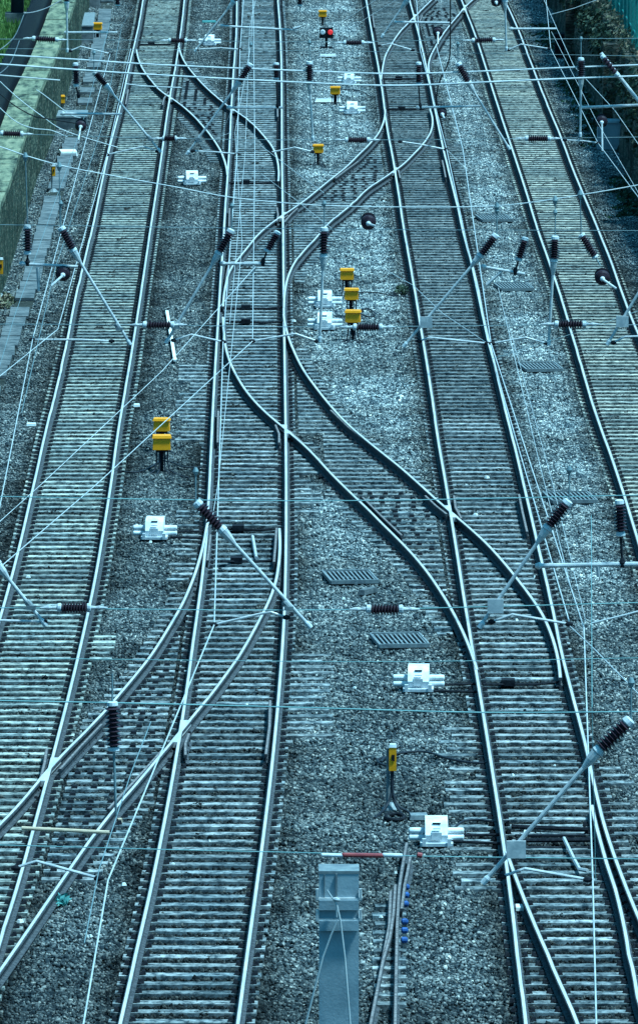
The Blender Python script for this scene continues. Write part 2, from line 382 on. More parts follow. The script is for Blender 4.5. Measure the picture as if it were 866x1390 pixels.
CL = [(497,0),(503.5,38),(511,78.8),(518.8,122),(523.8,165),(529,193),(536.5,233.7),(541.6,269.3),(551,328),(562,388),(572,452),(583.5,518),(592.4,584),(604.2,654),(611.5,695.7),(619,746.5),(629.3,807.5),(638,866),(644.5,904),(650.9,934.6),(656,976),(665,1023),(674,1089),(684,1148),(690.5,1198.6),(701.9,1297.7)]
CRm = [(555.6,0),(564.5,33),(577,83.8),(587.4,134.7),(597.5,183),(606.4,223.6),(617.8,266.8),(632,329),(640.7,360.5),(646,381),(657.4,439),(671.4,495),(684,551),(696.8,599),(709.5,654),(722,706),(735,764),(747.6,815),(760,878.7),(773,929.5),(785,976),(798.4,1025.8)]
CRs = CRm+[(811,1089),(823.8,1132.5),(839,1178),(866,1244),(890,1300)]        # outer (diverging) stock rail near the bottom
CRb = [(x+gp(y), y) for x, y in CL[20:22]]+[(803.5,1112),(821.3,1165.5),(834,1203.7),(844,1241.8),(853,1297.7)]
DL = [(612,-40),(628,5),(643,43),(651,66),(660,95),(676.5,147),(691.7,193),(707,239),(719.7,279.5),(735,329),(755,383),(770.5,436.7),(788,492.6),(803.5,548.5),(823.8,604.4),(841,654),(849,680.5),(866,736),(900,845),(950,1000),(1045,1300)]
DR = [(668,-35),(686.6,5),(700.6,33),(710.8,61),(727,101.6),(740,137),(757.8,177.8),(773,218.5),(788,256.6),(803.5,292),(818,328.5),(835,370.6),(849,414),(866,452)]
DR += [(x+gp(y), y) for x, y in DL[12:]]
X1L = [(185.5,66),(188,77),(193,91.5),(205.8,109),(220,125),(231.4,132),(245.4,142),(263.2,157.5),(281,177.8),(296.2,198),(305,218.5),(309,238)]
X1R = [(243.5,63.5),(248,78.8),(258,94),(270.8,109),(286,124.5),(301.3,137),(314,147.4),(334.3,160),(352,177.8),(367.4,195.6),(375,211),(378,228.7),(378,246)]
X2L = [(522.6,148),(522.6,155),(518.8,170),(508.6,188),(493.4,203),(473,223.6),(455,239),(440,250),(420.7,266.8),(403,279.5),(382.6,293.4),(362.3,307.4),(347,322.7),(329.2,345),(316.5,360.5),(309,375.7),(306.4,391),(303,416)]
X2R = [(583,148),(586,157.5),(586.8,170),(579.7,188),(567,203),(551.8,218.5),(535.3,232.5),(516,244),(496,259),(473,282),(455,294.7),(440,310),(423,330),(408,345),(395.3,365.6),(389,383.4),(386.4,403.7),(385.5,418)]
X3L = [(303,432),(304,445),(305,460),(308,478),(316.5,500),(329.2,523),(347,546),(364.8,563.7),(380,576.4),(389,584),(408,599),(423,614.6),(440,632),(457,652),(478,670),(498.4,690.6),(518.8,711),(541.6,733.8),(562,754),(579.7,777),(597.5,802.4),(612.8,827.8),(628,858),(640.7,889),(647,909)]
X3R = [(385.3,426.5),(387.7,444),(395.3,467),(408,495),(420.7,515.5),(440,539.6),(455,558.7),(473,576.4),(496,596.8),(521.3,617),(546.7,637.4),(565,653),(579.7,667.8),(597.5,683),(612.8,697),(625.5,706),(646,725),(666.3,744),(684,764),(699.4,784.7),(717,805),(735,833),(747.6,861),(755,886),(760,920)]
X4L = [(282.5,708),(277,733.8),(272,759),(263.2,782),(251.8,812.6),(237.8,838),(220,866),(203.3,894),(177.8,924.4),(152.4,952),(136,976),(109,1000.4),(76,1031),(64.8,1048.7),(53.4,1061),(25.4,1094.4),(0,1118.5),(-60,1177)]
X4R = [(379,714),(380,739),(378.8,764),(372.4,797),(362.3,822.8),(347,850.7),(329.2,883.7),(309,914),(286,942),(263,976),(248,987.7),(235,1003),(220,1026.4),(198,1048.7),(175.3,1076.6),(152.4,1102),(127,1135),(101.6,1170.6),(76.2,1208.7),(50.8,1244.3),(15.2,1297.7),(-25,1353),(-55,1393)]
X5L = [(517,108),(518.8,98),(519.8,88),(523.8,73.7),(534,56),(546.7,38),(562,24),(577,7.6),(590,-4)]
X5R = [(583,100),(581,89),(584.8,76),(592.4,61),(605,40.6),(617.8,25.4),(630.5,10),(641,0),(652,-9)]
X6L = [(684.5,1150),(689,1163),(695,1176),(706,1208),(719.5,1242),(733,1272),(744,1297.7)]

PROF = [(-.034,-.007),(-.021,0),(.021,0),(.034,-.007),(.035,-.04),(.010,-.055),(.010,-.13),(.07,-.145),(.07,-.158),(-.07,-.158),(-.07,-.145),(-.010,-.13),(-.010,-.055),(-.035,-.04)]
def rail(mb, xs, ys, dz=0, head=0, side=1, w_=1.0):
    n = len(PROF); o = len(mb.v)
    for i in range(len(xs)):
        a = max(i-1,0); b = min(i+1,len(xs)-1); dx, dy = xs[b]-xs[a], ys[b]-ys[a]; l = math.hypot(dx,dy); nx, ny = dy/l, -dx/l
        for u, z in PROF: mb.v.append((xs[i]+nx*u*w_, ys[i]+ny*u*w_, z+dz))
    for i in range(len(xs)-1):
        for k in range(n):
            k2 = (k+1)%n; mb.f.append((o+i*n+k, o+i*n+k2, o+(i+1)*n+k2, o+(i+1)*n+k)); mb.mi.append(head if k == 1 else side)
    mb.f.append(tuple(o+k for k in range(n))); mb.mi.append(side)
    mb.f.append(tuple(o+(len(xs)-1)*n+k for k in range(n))[::-1]); mb.mi.append(side)
def sleeper_mb(mb, c, length, ang_, rails_x, w_=.245, extra=()):
    """one sleeper with its iron chairs (slot 1); c on the centre line"""
    ca, sa = math.cos(ang_), math.sin(ang_)
    mb.box((c[0], c[1], ZS-.07), (length, w_, .14), ang_, 0, top=.985)
    for rx in rails_x:
        d = (rx-c[0])/ca
        if abs(d) > length/2: continue
        X, Y = c[0]+d*ca, c[1]+d*sa
        mb.box((X, Y, ZS+.006), (.24, .16, .02), ang_, 1)
        for s in (-1, 1):
            mb.box((X+s*.125*ca, Y+s*.125*sa, ZS+.03), (.07, .11, .055), ang_, 1, top=.6)
    for ex in extra:
        X, Y = ex; mb.box((X, Y, ZS+.02), (.10,.12,.05), ang_, 1, top=.8)
S0, S1e = 76.0, 336.0
def fitfun(pts, bw): 
    xs, ys = loess(pts, S0, S1e, bw)
    return xs, ys
TR = {k: (fitfun(l, 16), fitfun(r, 16)) for k, l, r in (('A',AL,AR),('B',BL,BR),('C',CL,CRm),('D',DL,DR))}
M['ballast'] = ballast_mat(); ballast()
def X(fit, y): return float(np.interp(y, fit[1], fit[0]))

def finish_sleepers(items, parent, m, cap=100):
    """items: (score, builder). the cap largest seen each get an object, the rest are one"""
    items.sort(key=lambda a: -a[0])
    for s, fn in items[:cap]:
        mb = MB(); fn(mb); mb.build('sleeper', [m,'iron'], parent)
    if items[cap:]:
        mb = MB()
        for s, fn in items[cap:]: fn(mb)
        o = mb.build('sleeper', [m,'iron'], parent); o['kind'] = 'stuff'
def score(x, y):
    u, v_ = PX(Vector((x, y, ZS))); inside = -60 < u < 926 and -5 < v_ < 1400
    return (1000 if inside else 0)-y
MAIN = {}
EXT = {'B': [(-1,495,605,.55),(1,885,1010,.62),(1,600,700,.45),(-1,690,790,.4)], 'C': [(-1,985,1215,.55),(1,1040,1180,.5),(1,190,240,.4)], 'A': [(1,860,900,.3)], 'D': []}
INFO = {'A': ('straight plain track at the far left, beside the old stone wall', 'sleeper'),
        'B': ('second track from the left, cut by four crossover curves', 'timber'),
        'C': ('third track from the left, dividing again near the bottom right', 'timber'),
        'D': ('yellow-stained track at the far right, beside the retaining wall', 'sleeper_d')}
for k in 'ABCD':
    fl, fr = TR[k]
    base = thing('railway_track', INFO[k][0], 'railway track', (X(fl,100), 100, ZB), 'main railway tracks')
    for f_ in ((fl, fr) if k != 'C' else (fl, None)):
        if f_ is None: continue
        mb = MB(); rail(mb, f_[0], f_[1]); mb.build('rail', ['head','rust'], base)
    if k == 'C':
        xs, ys = loess(CRs, S0, S1e, 10); mb = MB(); rail(mb, xs, ys); mb.build('rail', ['head','rust'], base); TR['Cs'] = (None, (xs,ys))
        yb = G(0,1100).y; xs, ys = loess(CRb, S0, yb, 12); mb = MB(); rail(mb, xs, ys, .003); mb.build('rail', ['head','rust'], base); TR['Cb'] = (xs,ys)
        y6 = G(0,1150).y; xs, ys = loess(X6L, S0, y6, 10); mb = MB(); rail(mb, xs, ys, .004); mb.build('switch_rail', ['head','rust'], base); TR['C6'] = (xs,ys)
    items = []; y = S0+.3; i = 0; rec = []
    while y < S1e-1:
        xl, xr = X(fl,y), X(fr,y); cx = (xl+xr)/2
        dx = (X(fl,y+1)+X(fr,y+1))/2-(X(fl,y-1)+X(fr,y-1))/2 if y > S0+1 else 0
        a_ = -math.atan2(dx, 2)+random.gauss(0,.004)
        lo, hi = cx-.97, cx+.97; pyy = PX(Vector((cx,y,ZS)))[1]
        for s, p0, p1, ex in EXT[k]:
            if p0 < pyy < p1:
                if s < 0: lo -= ex*random.choice((.1,.6,.8,.9,1,1.1,1.1))
                else: hi += ex*random.choice((.1,.6,.8,.9,1,1.1,1.1))
        rx = [xl, xr]
        if k == 'C' and y < yb:
            hi = max(hi, X(TR['Cs'][1],y)+.35); rx = [xl, X(TR['Cb'],y), X(TR['Cs'][1],y), X(TR['C6'],y) if y < y6 else xl]
        jit = random.uniform(-.02,.02)
        cc = (lo+hi)/2; yy = y+jit
        yc = yy+(cc-cx)*math.tan(a_)
        items.append((score(cc, yy), lambda mb, c=(cc,yc), l=hi-lo, a=a_, r=rx: sleeper_mb(mb, c, l, a, r)))
        rec.append((yy, lo, hi)); y += .65 if k in 'BC' else .62; i += 1
    finish_sleepers(items, base, INFO[k][1]); MAIN[k] = rec

def main_interval(k, y):
    fl, fr = TR[k]; c = (X(fl,y)+X(fr,y))/2; lo, hi = c-.97, c+.97
    pyy = PX(Vector((c,y,ZS)))[1]
    for s, p0, p1, ex in EXT[k]:
        if p0-12 < pyy < p1+12:
            if s < 0: lo -= ex*1.1
            else: hi += ex*1.1
    return lo, hi
def crossover(label, L_, R_, mains, dots, checks=(), bars=(), dots_on=True, bw=7):
    yl = [G(0,p[1]).y for p in L_]; yr = [G(0,p[1]).y for p in R_]
    a = loess(L_, min(yl), max(yl), bw, .7); b = loess(R_, min(yr), max(yr), bw, .7)
    ym = (min(yl)+max(yl))/2
    base = thing('crossover_track', label, 'crossover track', (X(a,ym), ym, ZB), 'crossover tracks joining the main lines')
    for q, dz in ((a,.004),(b,.006)):
        mb = MB(); rail(mb, q[0], q[1], dz); mb.build('rail', ['head','rust'], base)
    k1, k2 = mains
    crossing_nose(b, TR[k2][0], base)
    crossing_nose(a, TR[k1][1], base)
    items = []
    y = max(min(yl),min(yr)); y1 = min(max(yl),max(yr))
    while y < y1:
        xl, xr = X(a,y), X(b,y); iv = [(xl-.38, xr+.38)]
        for k in mains:
            lo, hi = main_interval(k, y); nv = []
            for p, q in iv:
                if q < lo or p > hi: nv.append((p,q)); continue
                if p < lo-.04: nv.append((p, lo-.04))
                if q > hi+.04: nv.append((hi+.04, q))
            iv = nv
        py_ = PX(Vector((0,y,0)))[1]
        for p, q in iv:
            if q-p < .25: continue
            ex = []
            if dots[0] < py_ < dots[1]:
                xx = max(p+.15, xl+.25+random.uniform(0,.1)); xe = min(q-.15, xr-.2)
                while xx < xe:
                    if random.random() < .85: ex.append((xx, y-.01))
                    xx += .19 if int(xx*7) % 2 else .30
            items.append((score((p+q)/2,y), lambda mb, c=((p+q)/2,y+random.uniform(-.02,.02)), l=q-p, r=[xl,xr], e=ex: sleeper_mb(mb, c, l, random.gauss(0,.004), r, .25, e)))
        y += .65
    finish_sleepers(items, base, 'timber')
    for c in checks: check_rail(c, base)
    for (x0,p0,x1,p1) in bars:
        mb = MB(); A, B_ = G(x0,p0,-.10), G(x1,p1,-.10)
        mb.tube([A, A.lerp(B_,.3)+Vector((0,.05,-.02)), A.lerp(B_,.7)+Vector((0,-.04,-.02)), B_], .024, 6)
        m_ = (A+B_)/2; mb.box((m_.x, m_.y+.3, ZS-.03), ((B_-A).length*.9, .10, .08))
        mb.box((m_.x-.2, m_.y+.1, ZS+.07), (.22, .25, .10))
        mb.build('stretcher_bar', 'iron', base)
    return base
def crossing_nose(q, m_, parent):
    ys = np.arange(q[1][0], q[1][-1], .12); d = np.array([X(q,y)-X(m_,y) for y in ys]); i0 = int(np.argmin(abs(d)))
    sel = [(y, X(q,y), X(m_,y)) for y, dd in zip(ys, d) if abs(dd) < .12 and abs(y-ys[i0]) < 4]
    if len(sel) < 2: return
    mb = MB(); vs = []
    for y, a, b in sel:
        lo, hi = min(a,b)-.026, max(a,b)+.026
        vs += [(lo,y,-.08),(hi,y,-.08),(hi,y,.009),(lo,y,.009)]
    n = len(sel)
    fs = [(k*4+j, k*4+(j+1)%4, k*4+4+(j+1)%4, k*4+4+j) for k in range(n-1) for j in range(4)]+[(0,3,2,1),(n*4-4,n*4-3,n*4-2,n*4-1)]
    mb.add(vs, fs); mb.build('crossing_nose', 'head', parent)
def check_rail(pts, parent, m='dullrail'):
    P = [G(x,y) for x, y in pts]
    if P[0].y > P[-1].y: P = P[::-1]
    mb = MB(); rail(mb, [p.x for p in P], [p.y for p in P], -.006, 0, 1, .75)
    return mb.build('check_rail', [m,'rust'], parent)
crossover('short S-curve crossover at the top left, between the first and second tracks', X1L, X1R, 'AB', (95,180),
          [[(221,142),(223,133),(229,124)],[(171,141),(174.5,121)],[(377,158),(376.6,138)]], [(188,60,240,59),(311,248,376,247)])
crossover('curve from the upper part of the third track down left to the second track', X2L, X2R, 'BC', (205,265),
          [[(455,241.5),(470,230),(486,218.5)],[(543,241),(541,232),(537,226)],[(604.6,240),(602.5,228),(600,217)],[(311.2,307),(311.5,295),(312,282)],[(376,300),(377.5,291),(376,281)],[(386,301),(395,290),(404,282)]],
          [(525,148,583,147),(307,418,384,417)])
crossover('long S-curve crossover in the middle, from the second track down right to the third', X3L, X3R, 'BC', (655,745),
          [[(492,674),(518,700),(545.4,726)],[(449,556),(473,579),(498.4,599)],[(296.5,557),(296,580),(295.7,600)],[(704,670),(709,695),(715,721)],[(379,600),(379,588),(374,576)],[(616,672),(618,688),(626,703)],[(577,672),(592,686),(606,697)],[(393,584),(403,593),(413,602)],[(312,352),(308,372),(305,395)]],
          [(307,436,384,437),(655,929,757,926)])
crossover('widest crossover, bottom left, from the second track down left across the first', X4L, X4R, 'AB', (885,1180),
          [[(366.8,950),(366,985),(361,1023)],[(220,1018),(185,1057),(147.4,1097)],[(64,1016),(61,1035),(56,1055)],[(138.5,982),(110,1012),(82,1043)],[(252,1024),(252,1008),(257,995)],[(375.5,716),(374,740),(372,762)],[(286,725),(284,745),(282,760)]],
          [(302,717,374,718),(300,762,372,760)])
crossover('curve at the top from the third track up right to the fourth', X5L, X5R, 'CD', (5,60),
          [[(505.5,19),(508,37)],[(569,30),(573,20)]], [(520,107,580,105)])
cb = [o for o in col.objects if o.get('label','').startswith('third track')][0]
for (x0,p0,x1,p1) in [(694,1122,798,1126),(700,1141,806,1140)]:
    mb = MB(); A, B_ = G(x0,p0,-.10), G(x1,p1,-.10); mb.tube([A,B_], .035, 6); m_ = (A+B_)/2
    mb.box((m_.x, m_.y-.25, ZS-.03), ((B_-A).length*.9, .10, .08)); mb.build('stretcher_bar', 'iron', cb)
mb = MB(); mb.tube([G(765,1138,-.08),G(778,1165,-.1),G(786,1180,-.1),G(797,1182,-.1)], .03, 6); mb.build('drive_rod', 'galv', cb)
mb = MB(); mb.tube([G(343,728,-.08),G(348,757,-.1)], .03, 6); mb.build('drive_rod', 'galv', cb.children[0].parent)

# rusty spare rails at the bottom
base = thing('disused_track', 'short rusty disused rails with stub sleepers and blue clips, behind the grey mast', 'disused track', G(540,1240,ZB))
for pts in ([(551.8,1142),(545,1180),(541.6,1204),(539,1250),(538,1298),(536,1400)],[(557,1158),(553,1180),(549,1198),(545,1230)],[(536.5,1196),(534,1235),(529,1268),(520,1298),(500,1400)],[(530,1204),(528.5,1250),(519,1300)]):
    P = [G(x,y,0) for x,y in pts][::-1]; mb = MB(); rail(mb, [p.x for p in P], [p.y for p in P], -.02-.011*len(base.children), 0, 1, .75); mb.build('rail', ['dullrail','rust'], base)
for i in range(12):
    yy = 1214+12*i; A, B_ = G(507+random.uniform(-2,2), yy), G(551, yy); mb = MB()
    mb.box(((A.x+B_.x)/2, A.y, ZS-.05), (B_.x-A.x, .24, .12), random.gauss(0,.02)); mb.build('sleeper', 'timber', base)
for x, y in ((551,1204),(550.5,1215),(550,1227),(549,1251),(549,1263),(548.5,1276)):
    p = G(x,y,-.08); mb = MB(); mb.lathe(p-Vector((.05,0,0)), p+Vector((.05,0,0)), [(0,.02),(.2,.045),(.8,.045),(1,.02)], 10); mb.build('clip', 'blue', base)

# ---------------------------------------------------------------- walls and banks on both sides
def strip_wall(pts, height, thick, side):
    """pts: base line pixels; side -1 = wall body lies to the left"""
    P = [G(x,y,ZB) for x,y in pts]; P.sort(key=lambda p: p.y)
    return P
def sweep_box(mb, P, x0, x1, z0, z1, mi=0, jit=0):
    vs = []; n = len(P)
    for p in P:
        j = random.uniform(-jit,jit)
        vs += [(p.x+x0,p.y,z0),(p.x+x1,p.y,z0),(p.x+x1+j,p.y,z1+j),(p.x+x0+j,p.y,z1+j)]
    fs = []
    for i in range(n-1):
        a, b = i*4, i*4+4
        for k in range(4): fs.append((a+k, a+(k+1)%4, b+(k+1)%4, b+k))
    fs += [(0,3,2,1), ((n-1)*4,(n-1)*4+1,(n-1)*4+2,(n-1)*4+3)]
    mb.add(vs, fs, mi)
def resample(P, step):
    ys = [p.y for p in P]; xs = [p.x for p in P]; out = []; y = ys[0]
    while y <= ys[-1]:
        out.append(Vector((np.interp(y, ys, xs), y, 0))); y += step
    return out
LW = sorted([G(x,y,ZB) for x,y in [(-60,560),(9,385),(33,305),(51,244),(69,200),(86,150),(104,89),(116,40),(124,0),(134,-45)]], key=lambda p: p.y)
LWr = resample(LW, 1.5)
wl = thing('stone_wall', 'old sandstone boundary wall with pale mossy coping, left edge of the railway', 'wall', (LWr[0].x, LWr[0].y, ZB))
mb = MB(); sweep_box(mb, LWr, -.55, 0, -.3, 2.0, jit=.02); mb.build('wall', 'wall', wl)
mb = MB()
ce = resample(LW, 1.2)
for a, b in zip(ce[:-1], ce[1:]):
    b2 = Vector((b.x+(a.x-b.x)*.02, b.y-.02, 0)); z = 2.0+random.uniform(-.012,.012)
    sweep_box(mb, [a,b2], -.64, .07, z, z+.16)
mb.build('coping', 'coping', wl)
bank = MB(); vs = []; P = LWr
for p in P: vs += [(p.x-.56,p.y,1.2),(p.x-1.3,p.y,1.2),(p.x-6,p.y,1.6),(p.x-30,p.y,2.8)]
for k in (0,1,2): bank.add(vs if k == 0 else [], [(i*4+k, i*4+k+1, i*4+k+5, i*4+k+4) for i in range(len(P)-1)] if k == 0 else [], 0)
for k in (1,2):
    for i in range(len(P)-1): bank.f.append((i*4+k, i*4+k+1, i*4+k+5, i*4+k+4)); bank.mi.append(1)
tag(bank.build('bank_ground', ['dirt','grass']), kind='structure')
# grass blades
def grass(P, x0, x1, zf, n, m, name, label, hgt=.25):
    mb = MB()
    for _ in range(n):
        y = random.uniform(P[0].y, P[-1].y); x = float(np.interp(y,[p.y for p in P],[p.x for p in P]))+random.uniform(x0,x1)
        z = zf; h = random.uniform(.5,1)*hgt; a = random.uniform(0,3.14); w_ = .02+.02*random.random(); l = random.uniform(-.1,.1)
        mb.add([(x-w_*math.cos(a),y-w_*math.sin(a),z),(x+w_*math.cos(a),y+w_*math.sin(a),z),(x+l,y+l,z+h)], [(0,1,2)])
    return tag(mb.build(name, m), label, name, kind='stuff')
gl = [p for p in LWr if p.y > 225]
o = grass(gl, -5.5, -1.3, 1.2, 30000, 'grass', 'grass', 'green grass growing on the bank behind the left wall', .34)

# dark palisade fence just behind the wall
def fence(name, label, P, dx, z0, h, m, pale=.07, gap=.16, posts=2.7, style=0):
    f_ = thing(name, label, 'fence', (P[0].x+dx, P[0].y, z0))
    mb = MB(); y = P[0].y; ys=[p.y for p in P]; xs=[p.x for p in P]
    while y < P[-1].y:
        x = np.interp(y,ys,xs)+dx; mb.box((x,y,z0+h/2), (.02,pale,h)); mb.box((x,y,z0+h+.04),(.012,pale*.5,.08)); y += gap
    mb.build('pale', m, f_)
    for zz in (.25*h, .85*h):
        mb = MB(); sweep_box(mb, [p+Vector((dx-.05,0,0)) for p in P], -.02, .02, z0+zz-.03, z0+zz+.03); mb.build('fence_rail', m, f_)
    y = P[0].y+.3
    while y < P[-1].y:
        x = np.interp(y,ys,xs)+dx-.08; mb = MB(); mb.box((x,y,z0+h/2-.1),(.08,.08,h)); mb.build('post', m, f_); y += posts
    return f_
fence('palisade_fence', 'dark steel palisade fence standing just behind the old wall at left', [p for p in LWr if p.y > 160], -.80, 1.15, 2.1, 'darkfence', .10, .15)
# clump of loose leaves filling an ellipsoid
def leaf_mass(mb, c, r, n, s=.07, mi=0):
    for _ in range(n):
        while True:
            d = Vector((random.uniform(-1,1),random.uniform(-1,1),random.uniform(-1,1)))
            if .25 < d.length < 1: break
        p = Vector((c[0]+d.x*r[0], c[1]+d.y*r[1], c[2]+d.z*r[2])); a = Vector((random.gauss(0,1),random.gauss(0,1),random.gauss(0,1))).normalized(); b = a.orthogonal().normalized(); cc = a.cross(b)
        k = s*random.uniform(.6,1.5)
        mb.add([p-b*k, p+cc*k*.55, p+b*k, p-cc*k*.55], [(0,1,2,3)], mi)
# dark mast standing on the left bank
def mast(label, x, y, z0, z1, w_, m):
    b = thing('steel_mast', label, 'mast', (x,y,z0), 'steel masts')
    mb = MB(); mb.box((x-w_*.45,y,(z0+z1)/2),(.02,w_,z1-z0)); mb.box((x+w_*.45,y,(z0+z1)/2),(.02,w_,z1-z0)); mb.box((x,y,(z0+z1)/2),(w_*.88,.02,z1-z0)); mb.build('column', m, b)
    mb = MB(); mb.box((x,y,z0+.15),(w_*1.8,w_*1.8,.3)); mb.build('foot', 'conc', b)
    return b
p = V(24.5,60,262)
mm_ = mast('dark steel mast standing on the grass at the top left corner', p.x, 262, 1.3, 9.0, .42, 'darkfence')
mb = MB(); mb.box((p.x+.55,261.6,2.3),(.22,.2,2.2)); mb.build('cabinet', 'conc', mm_)
p = V(88,100,215)

# right side: retaining wall with ivy and green fence
RWp = [(720,-60),(742.6,0),(770,84),(806,142),(836,210),(866,272),(920,400),(1010,600),(1120,900),(1260,1400)]
RW = sorted([G(x,y,ZB) for x,y in RWp], key=lambda p: p.y); RWr = resample(RW, 1.5)
wr = thing('retaining_wall', 'dark rough stone retaining wall along the right edge below the green fence', 'wall', (RWr[0].x, RWr[0].y, ZB))
mb = MB()
vs = []; n = len(RWr); rows = 7
for p in RWr:
    for k in range(rows):
        vs.append((p.x+k*.05+random.uniform(-.09,.09), p.y, -.3+k*2.75/(rows-1)))
    vs.append((p.x+1.2, p.y, 2.48))
fs = [(i*(rows+1)+k, (i+1)*(rows+1)+k, (i+1)*(rows+1)+k+1, i*(rows+1)+k+1) for i in range(n-1) for k in range(rows)]
mb.add(vs, fs); mb.build('wall_face', 'rock', wr)
for k in range(5):
    i = [q for q,p in enumerate(RWr) if p.y > 185+k*26][0]; p = RWr[i]
    mb = MB(); mb.box((p.x+.06,p.y,1.1),(.5,1.1,2.8),0,0,.9); mb.build('buttress', 'rock', wr)
bank = MB(); vs = []
for p in RWr: vs += [(p.x+1.1,p.y,2.4),(p.x+6,p.y,2.6),(p.x+30,p.y,3.4)]
bank.add(vs, [(i*3+k, i*3+k+3, i*3+k+4, i*3+k+1) for i in range(len(RWr)-1) for k in (0,1)])
tag(bank.build('terrace_ground', 'moss'), kind='structure')
fence('palisade_fence', 'bright green palisade fence on top of the retaining wall, top right', [p for p in RWr if p.y > 190], .75, 2.4, 1.9, 'greenfence', .09, .17)
for k, (y0, y1, zz, lab) in enumerate([(262,292,2.7,'dark ivy spilling over the retaining wall beside the green fence, farthest clump'),(232,258,2.4,'ivy and dry creeper hanging on the retaining wall, middle clump'),(205,228,2.5,'ivy clump on the retaining wall nearest the right edge')]):
    P = [p for p in RWr if y0 <= p.y <= y1]; b = thing('ivy', lab, 'ivy', (P[0].x, P[0].y, ZB), 'ivy on the retaining wall')
    mb = MB(); mb2 = MB()
    for p in P:
        for q in range(3):
            c = (p.x+.25+random.uniform(-.15,.35), p.y+random.uniform(-.7,.7), zz-.55+random.uniform(-.9,.4))
            leaf_mass(mb, c, (.35,.6,.45), 130, .07)
        c = (p.x+.55, p.y, 2.35+random.uniform(-.1,.2)); leaf_mass(mb2, c, (.35,.6,.3), 90, .06)
    mb.build('leaves', 'leaf', b); mb2.build('dry_stems', 'leafpale', b)
# moss along the foot
mb = MB()
for p in RWr:
    if p.y < 165: continue
    for q in range(5):
        c = (p.x-.1-abs(random.gauss(0,.28)), p.y+random.uniform(-.8,.8), -.19)
        if math.sin(p.y*.21)+math.sin(p.y*.083) > -.3: leaf_mass(mb, c, (.3,.5,.07), 26, .07)
tag(mb.build('moss', 'moss'), 'dark green moss growing along the foot of the retaining wall', 'moss', kind='stuff')
mb = MB(); p = G(545,397,-.15); leaf_mass(mb, p+Vector((0,0,.06)), (.16,.3,.14), 160, .04)
b = thing('weed', 'small green weed growing in the ballast left of the third track', 'plant', p); mb.build('leaves', 'leaf', b)
mb = MB(); p = G(6,415,-.15); leaf_mass(mb, p+Vector((0,0,.12)), (.28,.5,.18), 240, .05)
b = thing('weed', 'dry pale tuft of weeds at the left edge beside the cable trough', 'plant', p); mb.build('leaves', 'leafpale', b)

# ---------------------------------------------------------------- cable trough along the left wall
base = thing('cable_trough', 'concrete cable trough with lifted lids running along the foot of the left wall', 'cable trough', (LWr[0].x+.5, LWr[0].y, ZB))
P = [p for p in LWr if p.y > 132]; mb = MB(); sweep_box(mb, [p+Vector((.42,0,0)) for p in P], -.02, .40, -.32, -.18); mb.build('channel', 'dirt', base)
y = 134.0; k = 0; ys=[p.y for p in P]; xs=[p.x for p in P]
while y < 300:
    if random.random() > .18:
        mb = MB(); mb.box((np.interp(y,ys,xs)+.60+random.uniform(-.02,.02), y, -.14+random.uniform(-.012,.012)), (.44,1.90,.07), random.gauss(.017,.01)); mb.build('lid', 'conc', base)
    y += 1.95
for i, (x0,p0,w_,l_,h_,lab) in enumerate([(117,50,.55,6.0,.55,'tall pale concrete chamber beside the wall, below the top left yellow box'),(121,6,.8,3.0,.45,'low concrete chamber at the very top beside the left wall'),(98,172,.9,2.2,.35,'dark-topped concrete chamber at the foot of the left wall under the disc insulator')]):
    p = G(x0,p0,ZB); b = thing('concrete_chamber', lab, 'chamber', p, 'concrete chambers')
    mb = MB(); mb.box((p.x,p.y,ZB+h_/2),(w_,l_,h_),.017,0,.97); mb.build('body', 'conc', b)
    mb = MB(); mb.box((p.x,p.y,ZB+h_+.025),(w_*1.04,l_*.98,.05),.017); mb.build('lid', 'grating', b)

# ---------------------------------------------------------------- drain gratings
GR = [(475,783,.78,'steel grating in the ballast left of centre, just above the lone horizontal insulator'),(542,869,.78,'steel grating below the lone horizontal insulator, above a white point machine'),(670,296,.72,'farthest steel grating, between the third and fourth tracks'),(697,389,.72,'second steel grating between the third and fourth tracks, under the small bracket'),(733,498,.74,'third steel grating between the third and fourth tracks'),(773,675,.80,'nearest steel grating between the third and fourth tracks, behind the upper end of an arm')]
for x, y, w_, lab in GR:
    p = G(x,y,-.14); b = thing('drain_grating', lab, 'grating', p, 'steel gratings in the ballast'); rz = .12
    mb = MB()
    ca, sa = math.cos(rz), math.sin(rz)
    mb.box((p.x,p.y,-.20),(w_,1.28,.09),rz); base_ = mb.build('pit_shade', 'black', b); mb = MB()  # solid black box stands in for the shaded hollow under the bars
    for k in range(11):
        d = -w_/2+w_*k/10; mb.box((p.x+d*ca, p.y+d*sa, -.135),(.03,1.26,.03),rz)
    mb.build('bars', 'grating', b)
    mb = MB()
    for s in (-1,1): mb.box((p.x-s*.66*sa,p.y+s*.66*ca,-.135),(w_+.06,.04,.07),rz); mb.box((p.x+s*(w_/2+.03)*ca,p.y+s*(w_/2+.03)*sa,-.137),(.03,1.32,.064),rz)
    mb.box((p.x,p.y,-.155),(w_*.3,.1,.02),rz)
    mb.build('frame', 'grating', b)

